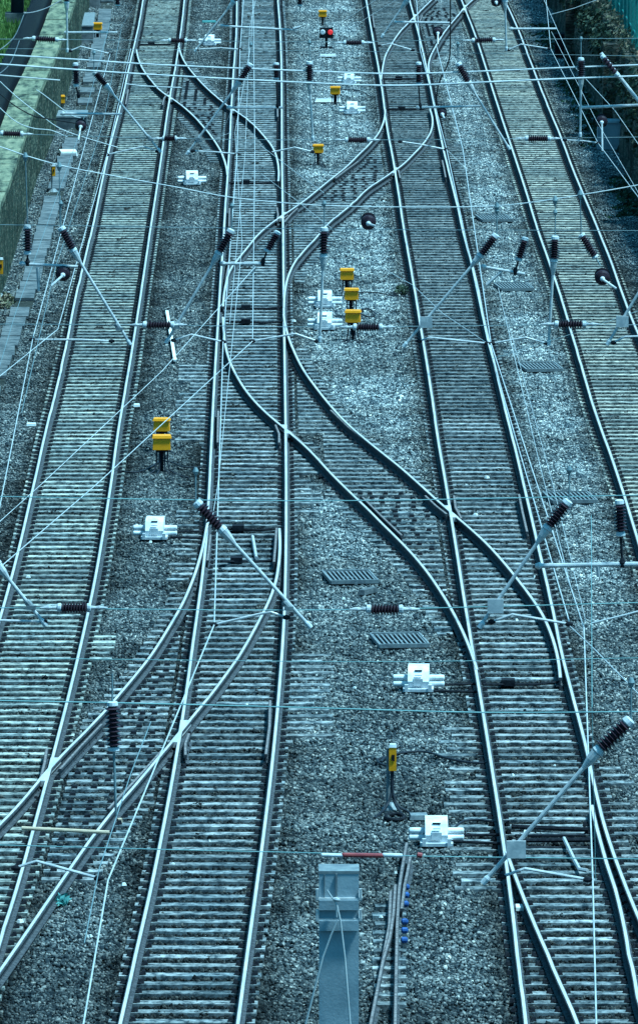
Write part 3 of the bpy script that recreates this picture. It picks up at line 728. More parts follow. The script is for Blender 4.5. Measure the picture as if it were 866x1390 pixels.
# ---------------------------------------------------------------- yellow junction boxes
def yellow_box():
    b = thing('junction_box', '', 'junction box', (0,0,ZB), 'yellow boxes beside the tracks')
    o = Vector((0,0,ZB))
    mb = MB(); mb.box(o+Vector((0,0,.55)), (.34,.26,.22),0,0,.94); c = mb.build('housing', 'yellow', b)
    mb = MB(); mb.box(o+Vector((0,0,.685)), (.37,.29,.05),0,0,.9); mb.build('lid', 'yellow', c)
    mb = MB(); mb.box(o+Vector((0,0,.21)), (.06,.06,.44)); mb.box(o+Vector((0,-.06,.42)),(.2,.06,.04)); mb.build('post', 'iron', b)
    mb = MB()
    for k, (dx, ex, ey) in enumerate([(-.10,-.22,-.35),(-.04,-.10,-.5),(.05,.14,-.4),(.11,.3,-.6)]):
        mb.tube([o+Vector((dx,-.05,.45)), o+Vector((dx,-.07,.2)), o+Vector((dx*1.3,-.12,.06)), o+Vector((ex,ey,.02)), o+Vector((ex*1.8,ey*1.5,-.0))], .017, 6)
    mb.build('cable', 'cable', b)
    return b
YB = [(471,370,.95,'yellow junction box farthest up in the column of three beside the second track'),(477,397,.95,'yellow junction box, middle one of the column of three'),(479,427,1.0,'yellow junction box, nearest of the column of three, just above a horizontal insulator'),
      (220,574,.95,'yellow junction box behind its twin, between the two left-hand tracks'),(220,598,1.05,'yellow junction box in front of its twin, between the two left-hand tracks'),
      (455,121,.85,'yellow junction box beside two pale point machines in the upper middle'),(432,200,.85,'yellow junction box at the foot of a blue vertical tube, upper middle'),(438,17,.8,'yellow junction box above the small red-lit signal at the top'),
      (82,133,.85,'yellow junction box on a bent black post beside the left wall'),(133,34,.85,'yellow junction box with a pale looped cable at the top left')]
yb = yellow_box(); first = True
for x, y, s, lab in YB:
    yb_ = y+.60*gp(y+30)/1.505*s; p = G(x, yb_, ZB)
    if first: yb.location = p; yb['label'] = lab; yb.scale = (s,)*3; first = False
    else: c = copy_thing(yb, p, lab, random.uniform(-.12,.12)); c.scale = (s,)*3
    yb.scale = (.95,)*3
def tall_box(x, y, s, lab, lean=0, cables=True):
    p = G(x, y, ZB); b = thing('trackside_telephone', lab, 'trackside box', p, 'tall narrow yellow boxes')
    mb = MB(); mb.box(p+Vector((.02*s,-.07,.80*s)), (.11*s,.09,.36*s),0,0,1.0); hsg = mb.build('housing', 'yellow', b)
    mb = MB(); mb.box(p+Vector((.02*s,-.07,1.0*s)), (.12*s,.10,.05*s),0,0,.8); mb.build('cap', 'white', hsg)
    mb = MB(); mb.box(p+Vector((.025*s,-.12,.82*s)), (.045*s,.012,.09*s)); mb.build('handle', 'black', hsg)
    mb = MB(); mb.tube([p+Vector((-.05*s,0,0)), p+Vector((-.05*s,0,.95*s))], .028*s, 8); mb.lathe(p, p+Vector((0,0,.12)), [(0,.16),(.3,.14),(1,.05)], 12); mb.build('post', 'grating', b)
    if cables:
        for e in ([(0,-.08,.62),(.02,-.1,.3),(.10,-.2,.10),(.26,-.35,.03),(.30,-.9,.02)], [(.0,-.08,.62),(0,-.1,.28),(-.10,-.3,.08),(-.26,-.8,.02)], [(.02,-.08,.62),(.03,-.12,.2),(.15,-.5,.03),(.22,-1.2,.02)]):
            mb = MB(); mb.tube(smooth([p+Vector(q)*s for q in e]), .020, 7); mb.build('cable', 'cable', b)
    return b
tall_box(531,1100,1.0,'tall yellow box on a grey post with black cables, bottom centre')
tall_box(73,262,.75,'small tall yellow box on a post between the left wall and the first track', cables=False)
tall_box(1,405,.95,'tall yellow box cut by the left edge of the picture', cables=False)

# ---------------------------------------------------------------- white point machines
def point_machine():
    b = thing('point_machine', '', 'point machine', (0,0,ZB), 'white point machines beside the tracks'); o = Vector((0,0,ZB))
    mb = MB()
    pr = [(-.30,.08),(-.32,.20),(-.20,.36),(-.05,.42),(.28,.42),(.32,.36),(.32,.08)]        # y, z profile
    n = len(pr); vs = [(x,y,ZB+z) for x in (-.18,.18) for y, z in pr]
    mb.add(vs, [tuple(range(n)), tuple(range(n,2*n))[::-1]]+[(k, k+n, (k+1)%n+n, (k+1)%n) for k in range(n)]); mb.build('housing', 'white', b)
    mb = MB(); mb.box(o+Vector((0,-.335,.19)),(.16,.03,.12)); mb.box(o+Vector((0,-.30,.305)),(.12,.05,.015)); mb.build('front_plate', 'cap', b)
    mb = MB(); mb.box(o+Vector((0,-.20,.375)),(.13,.04,.012)); mb.build('lid_slot', 'iron', b)
    mb = MB(); mb.box(o+Vector((0,-.05,.06)),(.52,.75,.05)); mb.box(o+Vector((-.2,-.40,.1)),(.06,.08,.12)); mb.box(o+Vector((.2,-.40,.1)),(.06,.08,.12)); mb.build('base_plate', 'cap', b)
    for s in (-1,1):
        for z, y in ((.22,0),(.115,-.02)):
            mb = MB(); mb.lathe(o+Vector((s*.181,y,z)), o+Vector((s*.44,y,z)), [(0,.045),(.06,.052),(.94,.052),(1,.035)], 12); mb.build('side_cylinder', 'white', b)
    mb = MB(); mb.box(o+Vector((0,-.1,.015)),(.5,.6,.035)); mb.build('skid', 'black', b)
    return b
PMs = [(592,1146,1.0,'point machine nearest the camera, beside the tall yellow box, bottom centre',1),(568,937,.98,'white point machine below the steel grating, left of the third track',1),(211,731,.95,'white point machine between the two left-hand tracks, below the yellow pair',1),
       (441,447,.92,'white point machine left of the nearest box in the yellow column, lower one of two',-1),(441,417,.92,'white point machine left of the yellow column, upper one of two',-1),(261,251,.9,'white point machine between the left tracks below the top left crossover',1),
       (478,155,.9,'white point machine beneath its paler neighbour, right of a yellow box, upper middle',1),(474,114,.85,'white point machine between two yellow boxes, upper middle',1),(285,62,.85,'white point machine left of the second track near the top, behind an arm',1)]
pm = point_machine()
for i, (x, y, s, lab, sd_) in enumerate(PMs):
    p = G(x,y,ZB+.02)
    if i == 0: pm.location = p; pm['label'] = lab
    else: c = copy_thing(pm, p, lab, random.uniform(-.05,.05)); c.scale = (s*.98,)*3
pm.scale = (.92,)*3
for x0,p0,x1,p1 in [(612,1134,680,1133),(612,1142,684,1145),(588,930,650,928),(588,938,650,939),(232,722,281,721),(232,729,281,731)]:
    mb = MB(); A, B_ = G(x0,p0,-.12), G(x1,p1,-.12)
    mb.tube([A,B_], .022, 6)
    tag(mb.build('drive_rod', 'iron'), {1134:'upper dark rod from the nearest point machine to the third track',1142:'lower dark rod from the nearest point machine to the third track',930:'upper dark rod from the point machine under the grating',938:'lower dark rod from the point machine under the grating',722:'upper dark rod from the point machine below the yellow pair',729:'lower dark rod from the point machine below the yellow pair'}[p0], 'rod', 'dark rods driving the points')

# ---------------------------------------------------------------- red-lit ground signal
p = G(443,66,ZB); b = thing('ground_signal', 'small black ground signal with a red lamp and a white lamp near the top centre', 'signal', p)
mb = MB(); mb.box(p+Vector((0,0,.52)),(.46,.2,.34),0,0,.94); hd = mb.build('head', 'black', b)
mb = MB(); mb.box(p+Vector((0,0,.17)),(.08,.08,.36)); mb.box(p+Vector((0,0,.03)),(.4,.4,.06)); mb.build('post', 'iron', b)
for dx, m, nm in ((.13,'redlamp','red_lamp'),(-.12,'white','white_lamp')):
    q = p+Vector((dx,-.105,.55)); mb = MB(); mb.lathe(q, q+Vector((0,-.05,0)), [(0,.085),(.7,.085),(1,.06)], 14); mb.build(nm, m, hd)
# cabinets at the right wall
for x, y, s, m, lab in [(789,86,(.45,.5,.65),'mast','pale grey steel cabinet against the retaining wall at the top right'),(769,80,(.8,.7,.7),'iron','dark rounded cabinet left of the pale one at the foot of the retaining wall'),(830,205,(.85,.8,.75),'mast','slate-coloured cabinet at the foot of the retaining wall behind a disc insulator')]:
    p = G(x,y,ZB); b = thing('trackside_cabinet', lab, 'cabinet', p, 'cabinets along the retaining wall')
    mb = MB(); mb.box(p+Vector((0,0,s[2]/2+.08)), s,0,0,.96); bd = mb.build('housing', m, b)
    mb = MB(); mb.box(p+Vector((0,0,s[2]+.11)), (s[0]*1.06,s[1]*1.06,.05),0,0,.95); mb.build('roof', m, bd)
    mb = MB(); mb.box(p+Vector((0,-s[1]/2-.006,s[2]/2+.1)), (s[0]*.8,.02,s[2]*.75)); mb.build('door', m, bd)
    mb = MB(); mb.box(p+Vector((0,0,.04)), (s[0]*.9,s[1]*.9,.10)); mb.build('plinth', 'conc', b)

# ---------------------------------------------------------------- overhead line equipment
def sheds(n=8, r=.085, core=.04):
    pr = [(0,core)]
    for k in range(n):
        t = (k+.08)/n; pr += [(t,core),(t+.42/n,r),(t+.55/n,r*.96),(t+.80/n,core)]
    return pr+[(1,core)]
def insulator(parent, a, b, r=.085, n=8, caps=.14):
    a = Vector(a); b = Vector(b)
    i0, i1 = a.lerp(b,caps), a.lerp(b,1-caps)
    mb = MB(); mb.lathe(i0, i1, sheds(n, r, r*.5), 14); o = mb.build('insulator', 'brown', parent, False)
    for p, q in ((a,i0),(i1,b)):
        mb = MB(); mb.lathe(p, q, [(0,r*.45),(.15,r*.68),(.8,r*.75),(1,r*.6)], 12); mb.build('end_cap', 'cap', o)
    return o
SP = {1: YZ(464), 2: YZ(848), 3: YZ(1195), 4: YZ(205), 5: YZ(68)}
def arm(s, label, it, ib, te, plate=None, steady=None, clamp=None, r=.025, m='galv', hang=True):
    """it, ib: insulator ends, te: lower end of the tube (pixels in the plane of support s)"""
    Y = SP[s]; A, B_, T_ = V(*it,Y), V(*ib,Y), V(*te,Y)
    b = thing('registration_arm', label, 'overhead line arm', T_, 'tubular arms steadying the overhead wires')
    insulator(b, A, B_, .095, 8, .15)
    d = (T_-B_).normalized()
    mb = MB(); mb.tube([B_, B_+d*.10, B_+d*.22, T_], [.065,.055,r,r], 10); mb.build('tube', m, b)
    mb = MB(); mb.lathe(T_-d*.09, T_+d*.015, [(0,r*1.05),(.3,r*1.5),(1,r*1.4)], 10); mb.build('end_fitting', 'cap', b)
    if hang:
        mb = MB(); mb.tube([A, A+Vector((0,0,.35))], .012, 6); mb.lathe(A+Vector((0,0,.35)), A+Vector((0,0,.45)), [(0,.02),(.5,.04),(1,.02)], 8); mb.build('hanger', 'thinwire', b)
    if plate:
        q = V(*plate,Y); mb = MB(); mb.box(q+Vector((0,-.05,0)),(.21,.03,.19),0); mb.build('clamp_plate', 'galv', b)
    if clamp:
        q = V(*clamp,Y); mb = MB(); mb.lathe(q-d*.06, q+d*.06, [(0,.034),(.2,.045),(.8,.045),(1,.034)], 10); mb.box(q+Vector((0.03,-.03,-.04)),(.12,.04,.05)); mb.build('clamp', 'grating', b)
    if steady: steady_part(b, steady, Y)
    return b
def steady_part(parent, pts, Y, m='galv', name='steady_arm', r=.017):
    P = [V(x,y,Y) for x,y in pts]; mb = MB(); mb.tube(P, r, 7)
    for q, k in ((P[0],1),(P[-1],1)): mb.lathe(q-Vector((.05,0,0)), q+Vector((.05,0,0)), [(0,.02),(.5,.036),(1,.02)], 8, 1)
    return mb.build(name, [m,'iron'], parent, False)
arm(1,'left arm of the middle row, sloping down right over the first track',(83,308),(101,342),(177,467),None,[(152,463),(110,461),(44,461)],(160,443))
arm(1,'arm of the middle row sloping down left beside the second track, over the white lath',(315,311),(296,346),(226,465),None,[(236,462),(260,454),(303,464)],(237,441))
arm(1,'vertical arm of the middle row in front of the white point machine pair',(440,308),(439,350),(434,463),None,[(430,463),(401,453),(343,463)])
arm(1,'arm of the middle row with a square plate, crossing the third track',(674,318),(650,349),(548,470),(578,437),[(569,463),(583,458),(661,466)])
arm(1,'vertical arm of the middle row standing over the fourth track',(753,320),(751,356),(744,468),None,[(741,466),(713,458),(668,466)])
arm(1,'arm of the middle row cut by the right edge of the picture',(918,308),(898,345),(824,467),(844,436),[(832,465),(848,457),(880,456)])
arm(2,'largest arm in the middle, sloping down right across the second track',(266,681),(304,722),(421,851),None,[(389,838),(368,831),(354,833),(291,848)],(389,821))
arm(2,'arm with a square plate crossing the third track at lower right',(772,679),(741,719),(651,851),(672,822),[(667,844),(695,834),(772,847)])
arm(2,'arm sloping down right at the left edge of the picture over the first track',(-38,722),(-2,768),(62,848),None,[(60,844),(30,843),(-10,842)],(40,820))
arm(3,'nearest arm, bottom right, running down left from a dark insulator',(856,976),(809,1022),(656,1198),(700,1152),[(681,1190),(712,1179),(797,1194)])
arm(4,'far left arm of the upper row, sloping down right over the first track',(128,97),(146,118),(218,206),None,[(214,205),(194,199),(146,210)],(203,187))
arm(4,'arm of the upper row sloping down left over the top left crossover',(341,86),(323,114),(254,209),None,[(262,205),(290,206),(322,209)],(269,189))
arm(4,'blue-tinted vertical arm of the upper row above a yellow box',(420,83),(420,114),(425,190),None,[(424,206),(400,200),(367,207)])
arm(4,'arm of the upper row sloping down right between the third and fourth tracks',(621,85),(637,115),(691,202),None,[(605,203),(570,196),(543,192)])
arm(4,'vertical arm of the upper row standing right of the fourth track',(788,78),(788,108),(787,185),None,[(766,190),(790,191),(812,194)])
arm(5,'topmost arm sloping down left beside the second track',(333,-22),(316,4),(265,69),None,[(267,67),(300,65),(326,67)])
arm(5,'topmost arm over the third track, sloping down left',(566,-22),(551,2),(518,50),None,[(515,62),(530,59),(560,68)])
arm(5,'topmost vertical arm at the left above the old wall',(90,-20),(91,5),(92,70),None,[(96,69),(110,63),(150,73)])
arm(5,'topmost vertical arm over the fourth track',(684,-25),(685,3),(687,68),None,[(689,68),(707,60),(745,66)])
def hbar(s, label, p, q, ins=None, strut=None, r=.026, m='galv'):
    Y = SP[s]; A, B_ = V(*p,Y+.12), V(*q,Y+.12); b = thing('bracket_tube', label, 'bracket', A, 'level tubes of the overhead line')
    mb = MB(); mb.tube([A,B_], r, 9); mb.lathe(A-Vector((.04,0,0)), A+Vector((.06,0,0)), [(0,.03),(.5,.05),(1,.03)], 9); mb.build('tube', m, b)
    if ins:
        a, c, e = (V(*t,Y+.12) for t in ins); insulator(b, a, c, .085, 8, .14); mb = MB(); mb.tube([c,e], .016, 7); mb.lathe(e+Vector((0,0,.08)), e-Vector((0,0,.05)), [(0,.02),(.5,.045),(1,.03)], 8); mb.build('link', 'iron', b)
    if strut:
        a, c = (V(*t,Y+.12) for t in strut); mb = MB(); mb.tube([a,c], [.035,.022], 7); mb.build('strut', 'galv', b)
    return b
hbar(1,'level tube with a vertical insulator at left, beside the old wall',(30,358),(106,362),[(38,305),(38,346),(38,357)],[(52,363),(53,395)])
hbar(1,'level tube with a tilted insulator over the second track',(302,358),(360,358),[(378,314),(362,342),(357,357)],[(347,362),(341,372)])
hbar(1,'short level tube with a tilted insulator between the third and fourth tracks',(655,362),(712,372),[(713,322),(703,354),(699,369)],[(660,387),(681,368)])
hbar(2,'long level tube entering from the right edge with a vertical insulator',(730,768),(900,765),[(840,678),(842,728),(844,765)],[(811,769),(812,783)],.032)
hbar(4,'level tube of the upper row over the ballast left of the first track',(85,154),(166,155),[(103,85),(104,118),(107,130)])
hbar(4,'level tube of the upper row over the second track crossing',(310,146),(384,146),[(375,85),(375,108),(377,144)])
hbar(4,'level tube of the upper row over the third track',(567,146),(652,144),[(568,84),(568,116),(570,145)])
hbar(4,'level tube of the upper row at the right edge above the cabinets',(788,146),(880,142),None,None,.032)
hbar(5,'topmost level tube above the left wall',(90,44),(160,44))
hbar(5,'topmost level tube over the second track',(300,35),(404,41),None,[(398,39),(408,36)])
hbar(5,'topmost level tube between the third track and its crossover',(535,30),(612,31))
hbar(5,'topmost level tube right of the fourth track',(693,39),(755,39))
# sloping bracket at the right edge
b = thing('bracket_tube', 'thick sloping tube with a ribbed insulator at the upper right edge', 'bracket', V(866,140,SP[4]), 'level tubes of the overhead line')
mb = MB(); mb.tube([V(815,72,SP[4]),V(870,142,SP[4])], .04, 9); mb.build('tube','galv',b); insulator(b, V(816,75,SP[4]-.1), V(838,103,SP[4]-.1), .08, 5)
b = thing('bracket_tube', 'brownish level tube lying across the first track at bottom left', 'bracket', V(30,1125,SP[3]), 'level tubes of the overhead line')
mb = MB(); mb.tube([V(30,1124,SP[3]),V(149,1130,SP[3])], .022, 9); mb.build('tube','wood',b); steady_part(b, [(22,1178),(50,1169),(134,1192)], SP[3])
def hang_ins(s, label, a, c, e):
    Y = SP[s]; b = thing('hanging_insulator', label, 'insulator', V(*a,Y), 'insulators hung singly'); insulator(b, V(*a,Y), V(*c,Y), .085, 9, .1)
    mb = MB(); mb.tube([V(*c,Y),V(*e,Y)], .014, 7); mb.build('rod','thinwire',b)
    mb = MB(); mb.tube([V(*a,Y), V(*a,Y)+Vector((0,0,.3))], .012, 6); mb.build('hanger','thinwire',b)
hang_ins(3,'dark vertical insulator over the widest crossover at bottom left',(153,952),(155,1020),(158,1108))
hang_ins(1,'tilted insulator above the fourth track, right of the vertical arm',(788,318),(808,350),(814,360))
hang_ins(5,'small vertical insulator hanging at the very top, over the left ballast',(160,-14),(160,8),(160,12))
hang_ins(5,'small vertical insulator hanging at the very top, right of the second track',(407,-14),(407,8),(407,14))
# disc insulators seen end-on
def disc(label, x, y, s, rod=None, r=.12):
    Y = SP[s]; c = V(x,y,Y); b = thing('disc_insulator', label, 'disc insulator', c, 'dark round insulators seen end-on')
    mb = MB(); mb.lathe(c+Vector((0,.22,.05)), c+Vector((0,-.06,0)), [(0,.05),(.1,r*.95),(.18,r),(.25,.05),(.4,r*.95),(.47,r),(.55,.05),(.72,r),(.80,r),(.9,r*.8),(1,.04)], 20); mb.build('discs', 'brown', b, False)
    mb = MB(); mb.lathe(c+Vector((0,-.05,0)), c+Vector((0,-.14,0)), [(0,.045),(.6,.04),(1,.02)], 12); mb.build('cap', 'cap', b)
    if rod:
        q = V(*rod,Y-.3); mb = MB(); mb.tube([c+Vector((0,-.12,0)), q], .022, 8); mb.build('rod', 'galv', b)
disc('round dark insulator at left over the ballast, under the level tube',86,373,1,(70,388),.125)
disc('round dark insulator over the fourth track, right of the vertical arm',817,378,1,(836,392),.13)
disc('round dark insulator in the middle above the three yellow boxes',500,303,1,(510,307),.13)
disc('round dark insulator beside the left wall below the bent black post',110,172,4,(107,190),.12)
disc('round dark insulator just right of the third track, upper part',600,155,4,(603,161),.10)
disc('round dark insulator in front of the slate cabinet at the right wall',816,166,4,(817,205),.13)
disc('round dark insulator between the third and fourth tracks near the top',594,45,5,(594,60),.125)
disc('round dark insulator cut by the top edge over the fourth track',673,3,5,(674,6),.125)

# cross-track span wires
def span(s, label, pts, r, m, ins=(), drops=(), dy=.0, name='span_wire'):
    Y = SP[s]+dy; P = smooth([V(x,y,Y) for x,y in pts], 4)
    b = thing(name, label, 'span wire', P[0], 'wires spanning across the tracks')
    mb = MB(); mb.tube(P, r, 6); mb.build('wire', m, b)
    for a, c in ins:
        A, C_ = V(*a,Y-.03), V(*c,Y-.03); insulator(b, A, C_, .085, 9, .13)
        for q, sg in ((A,-1),(C_,1)):
            mb = MB(); mb.lathe(q, q+Vector((sg*.22,0,0)), [(0,.03),(.3,.02),(.5,.03),(1,.008)], 8); mb.build('shackle', 'galv', b)
    for a, c in drops:
        mb = MB(); A, C_ = V(*a,Y), V(*c,Y); mb.tube([A,C_], .010, 6); mb.lathe(A+Vector((0,0,.05)), A-Vector((0,0,.1)), [(0,.02),(.5,.05),(1,.02)], 8); mb.build('dropper', 'thinwire', b)
    return b
span(1,'sagging top wire of the middle row, falling from the left edge',[(-60,183),(0,199),(35,211),(81,224),(140,236),(240,254),(322,269),(440,279),(550,281),(660,280),(740,272),(866,251),(930,236)],.010,'wire',(),[((35,211),(38,303)),((81,224),(82,303)),((674,279),(674,320)),((787,262),(788,318)),((753,270),(753,320))])
span(1,'thin level wire of the middle row just below the sagging one',[(-60,304),(0,305),(433,311),(866,313),(930,313)],.006,'thinwire',dy=.05)
span(1,'lower wire of the middle row carrying three ribbed insulators',[(-60,440),(0,440),(195,441),(433,444),(640,442),(793,441),(930,441)],.007,'thinwire',[((194,441),(237,441)),((479,444),(519,444)),((752,440),(795,440))])
span(2,'thin wire crossing the whole picture above the largest arm',[(-80,673),(0,674),(433,680),(866,672),(950,670)],.007,'copper')
span(2,'wire crossing below the picture centre with two large ribbed insulators',[(-80,825),(0,825),(433,828),(866,818),(950,816)],.007,'copper',[((78,825),(124,825)),((497,827),(547,827))])
span(3,'thin wire crossing between the second grating and its point machine',[(-80,893),(0,893),(433,898),(640,897),(866,893),(950,892)],.004,'copper')
span(3,'thin wire crossing just below the white point machine of the third track',[(-80,949),(0,951),(200,955),(433,961),(650,967),(866,966),(950,965)],.008,'copper')
o = span(3,'lowest wire crossing the picture, with a red and white sleeve at its centre',[(-80,1146),(0,1147),(220,1153),(433,1158),(560,1162),(866,1166),(950,1167)],.006,'copper')
for x0, x1, m, nm, r in ((436,466,'cap','white_sleeve',.022),(464,521,'red','red_sleeve',.026),(519,546,'cap','white_sleeve',.024),(566,573,'red','end_tag',.03)):
    A, B_ = V(x0,1160.5,SP[3]-.02), V(x1,1161.5,SP[3]-.02); mb = MB(); mb.lathe(A, B_, [(0,r*.7),(.05,r),(.95,r),(1,r*.7)], 10); mb.build(nm, m, o)
span(4,'upper of two thick bright cables crossing near the top',[(-60,71),(0,74),(110,81),(220,88),(433,97),(540,100),(646,97),(760,92),(866,88),(930,85)],.019,'wire')
span(4,'lower of two thick bright cables crossing near the top',[(-60,84),(0,87),(110,95),(220,102),(433,113),(540,116),(646,112),(760,107),(866,103),(930,100)],.021,'wire',dy=-.1)
span(4,'lower wire of the upper row with four small ribbed insulators',[(-60,180),(0,181),(227,188),(433,190),(640,189),(866,186),(930,185)],.007,'thinwire',[((1,181),(32,182)),((221,188),(240,188)),((468,190),(502,190)),((712,188),(747,188))])
span(5,'topmost wire of the far row with four small ribbed insulators',[(-60,53),(0,53),(240,55),(433,57),(640,54),(866,52),(930,51)],.007,'thinwire',[((44,52),(80,54)),((229,55),(254,55)),((466,58),(494,58)),((640,55),(672,54))])
span(5,'thin far wire just above the two thick cables',[(-60,65),(0,66),(433,69),(866,76),(930,77)],.006,'thinwire',dy=.1)
span(4,'short bright wire at the left ending on the old wall',[(-60,97),(0,102),(82,109)],.016,'wire')
span(4,'short bright wire over the top left crossover',[(172,114),(200,117),(247,119)],.014,'wire')

# running wires
def run(label, pts, r=.010, m='wire', name='contact_wire', grp='wires running along the tracks'):
    """pts: (px, py, support) in support planes, or (px, py, None, Y)"""
    P = []
    for t in pts: P.append(V(t[0],t[1], SP[t[2]] if t[2] else t[3]))
    Q = [P[0]]
    for a, c in zip(P[:-1], P[1:]):
        n = 8
        for k in range(1,n+1):
            t = k/n; q = a.lerp(c,t); q.z -= .0*4*t*(1-t); Q.append(q)
    mb = MB(); mb.tube(Q, r*.8, 6)
    return tag(mb.build(name, m), label, 'overhead wire', grp)
run('contact wire over the first track, past the left arm of the middle row',[(150,73,5),(113,206,4),(45,460,1),(-30,842,2),(-110,1195,3)],.010)
run('second, fainter wire left of the first track contact wire',[(150,30,5),(110,176,4),(20,430,1),(-60,700,2)],.006,'thinwire')
run('wire close along the left rail of the first track',[(178,66,5),(146,209,4),(79,447,1)],.009)
run('wire running off from the first track to the left edge',[(79,447,1),(0,511,None,133),(-60,560,None,129)],.009)
run('thin wire between the disc insulator and the first track',[(165,40,5),(140,170,4),(76,362,1),(30,560,2)],.006,'thinwire','catenary_wire')
run('contact wire over the second track, down to the bottom edge',[(335,-60,None,240),(326,67,5),(322,209,4),(303,464,1),(291,848,2),(147,1195,3),(112,1400,None,78)],.012)
run('wire over the middle of the second track, ending at the middle row',[(344,0,5),(346,207,4),(343,463,1)],.009)
run('long wire running down left from the second track over the yellow pair',[(343,463,1),(132,657,None,124),(2,769,2)],.009)
run('long faint wire running down left from the level tube over the second track',[(347,362,1),(220,504,None,134),(56,658,None,128),(-60,762,None,124)],.007)
run('catenary wire over the second track upper part',[(347,0,5),(339,38,None,190),(333,208,4),(312,440,1)],.006,'wire','catenary_wire')
run('second catenary strand over the second track',[(345,-30,5),(341,60,None,190),(319,180,4),(329,330,1),(296,658,None,117),(289,700,2)],.006,'wire','catenary_wire')
run('contact wire close along the right rail of the third track',[(560,-70,None,240),(570,68,5),(606,203,4),(662,466,1),(773,847,2)],.012)
run('second wire beside the right rail of the third track, down to the bottom',[(592,62,5),(628,203,4),(666,466,1),(792,852,2),(804,1195,3),(809,1400,None,80)],.012)
run('thin wire right of the third track below the small bracket',[(676,391,1),(732,630,None,122),(775,800,2)],.006,'wire','catenary_wire')
run('outer thin wire right of the third track',[(690,440,1),(750,658,None,120),(795,845,2)],.005,'wire','catenary_wire')
run('thin straight wire beside the third track at lower right',[(802,700,2),(803,960,3),(808,1195,3)],.005,'copper')
run('wire leaving the third track towards the right edge',[(773,850,2),(804,879,None,104),(866,942,None,101),(930,1008,None,99)],.009)
run('wire from the third track to the right edge in the middle',[(512,360,None,150),(560,387,None,148),(600,425,None,144),(661,466,1)],.007)
run('contact wire over the fourth track, ending at the right edge',[(735,-60,None,240),(747,66,5),(811,194,4),(866,268,None,168),(960,430,1)],.010)
run('wire above the fourth track running down to the right wall',[(738,0,5),(778,89,None,186),(834,150,4),(900,245,None,170)],.008)
run('thin wire beside the retaining wall',[(748,43,5),(808,162,4),(866,262,None,165),(930,380,None,150)],.007,'wire','catenary_wire')
run('wire rising left to right across the fourth track below the middle row',[(668,487,None,137),(770,455,None,140),(930,400,None,144)],.005,'thinwire')
run('wire falling from the level tube to the small bracket',[(632,229,4),(606,203,4)],.008)
run('slanting wire over the top left crossover and the second track',[(322,130,4),(300,185,4),(313,180,4)],.006)
run('thin wire falling right across the ballast below the upper row',[(352,196,4),(403,235,None,170),(440,262,None,166)],.007)
run('thin pair wire falling right beside the switch blade of the second track',[(355,236,4),(400,270,None,165),(450,310,None,160)],.006)
run('faint slanting wire above the third track at the top',[(466,28,5),(510,0,5)],.007)
run('second faint slanting wire at the top centre',[(487,31,5),(545,-5,5)],.007)
run('slanting wire over the left ballast at the top',[(160,44,5),(183,8,5)],.006)
run('wire rising to the right edge beside the lower right arm',[(802,846,2),(850,834,2),(930,812,2)],.016)
run('wire ending at the green fence at the top right',[(746,20,5),(779,11,5),(830,-8,5)],.010)
run('faint wire left of the contact wire at bottom left',[(205,980,None,100),(178,1050,None,96),(135,1180,None,88),(115,1280,None,84)],.008,'thinwire')
# bundle of cables sweeping down from the left-hand mast
for k, (pts, r, m, lab) in enumerate([
    ([(0,110),(25,133),(58,158),(90,178),(160,200)],.010,'wire','upper cable sweeping from the left edge over the coping'),
    ([(0,127),(20,143),(45,157),(64,161),(120,170)],.013,'black','black cable sweeping from the left edge over the coping'),
    ([(0,146),(22,165),(45,174),(70,177),(92,186)],.011,'wire','lowest pale cable sweeping from the left edge over the coping'),
    ([(84,0),(66,10),(48,16),(33,18)],.010,'galv','pale cable hanging from the top edge to the dark mast'),
    ([(33,20),(20,50),(0,68),(-20,80)],.010,'galv','pale cable dropping left from the dark mast'),
    ([(27,55),(15,85),(0,100),(-20,110)],.010,'galv','second cable dropping left below the dark mast'),
    ([(50,122),(62,130),(95,155),(110,160)],.010,'wire','short cable stepping down from the coping')]):
    P = smooth([V(x,y,SP[4]+4-k*.3) for x,y in pts]); mb = MB(); mb.tube(P, r, 7); tag(mb.build('overhead_cable', m), lab, 'cable', 'cables at the top left')
P = smooth([V(x,y,SP[5]-8) for x,y in [(611,-20),(611,0),(611,40),(610,76),(604,95),(597,109),(593,125),(592,142)]])
mb = MB(); mb.tube(P, .016, 8); tag(mb.build('hanging_cable', 'black'), 'black cable hanging down between the third and fourth tracks at the top', 'cable')

# ---------------------------------------------------------------- grey mast in front
Ym = 65.0; A = V(433,1186,Ym); B_ = V(487,1186,Ym); wm = B_.x-A.x; cx = (A.x+B_.x)/2; zt = A.z
b = thing('steel_mast', 'blue-grey square steel mast rising from the bottom edge with two flanged bands', 'mast', (cx,Ym,ZB), 'steel masts')
mb = MB(); mb.box((cx,Ym+wm/2,(zt+ZB)/2),(wm,wm,zt-ZB)); mb.build('column','mast',b)
mb = MB(); mb.box((cx,Ym+wm/2,zt+.011),(wm*1.02,wm*1.02,.022)); mb.build('top_plate','grating',b)
mb = MB(); mb.box((cx-.02,Ym-.008,zt-.10),(.014,.018,.2)); mb.box((cx-wm*.36,Ym-.004,zt-.10),(wm*.02,.01,.19)); mb.build('seam','grating',b)
for py in (1220,1248):
    z = V(433,py,Ym).z; mb = MB(); mb.box((cx,Ym+wm/2,z),(wm+.05,wm+.06,.02)); mb.box((cx,Ym-.035,z-.045),(wm*1.0,.012,.08),0,1)
    for s in (-1,1): mb.box((cx+s*(wm/2+.012),Ym-.02,z+.04),(.02,.03,.09))
    mb.build('band', ['galv','mast'], b)
z0 = V(455,1220,Ym).z
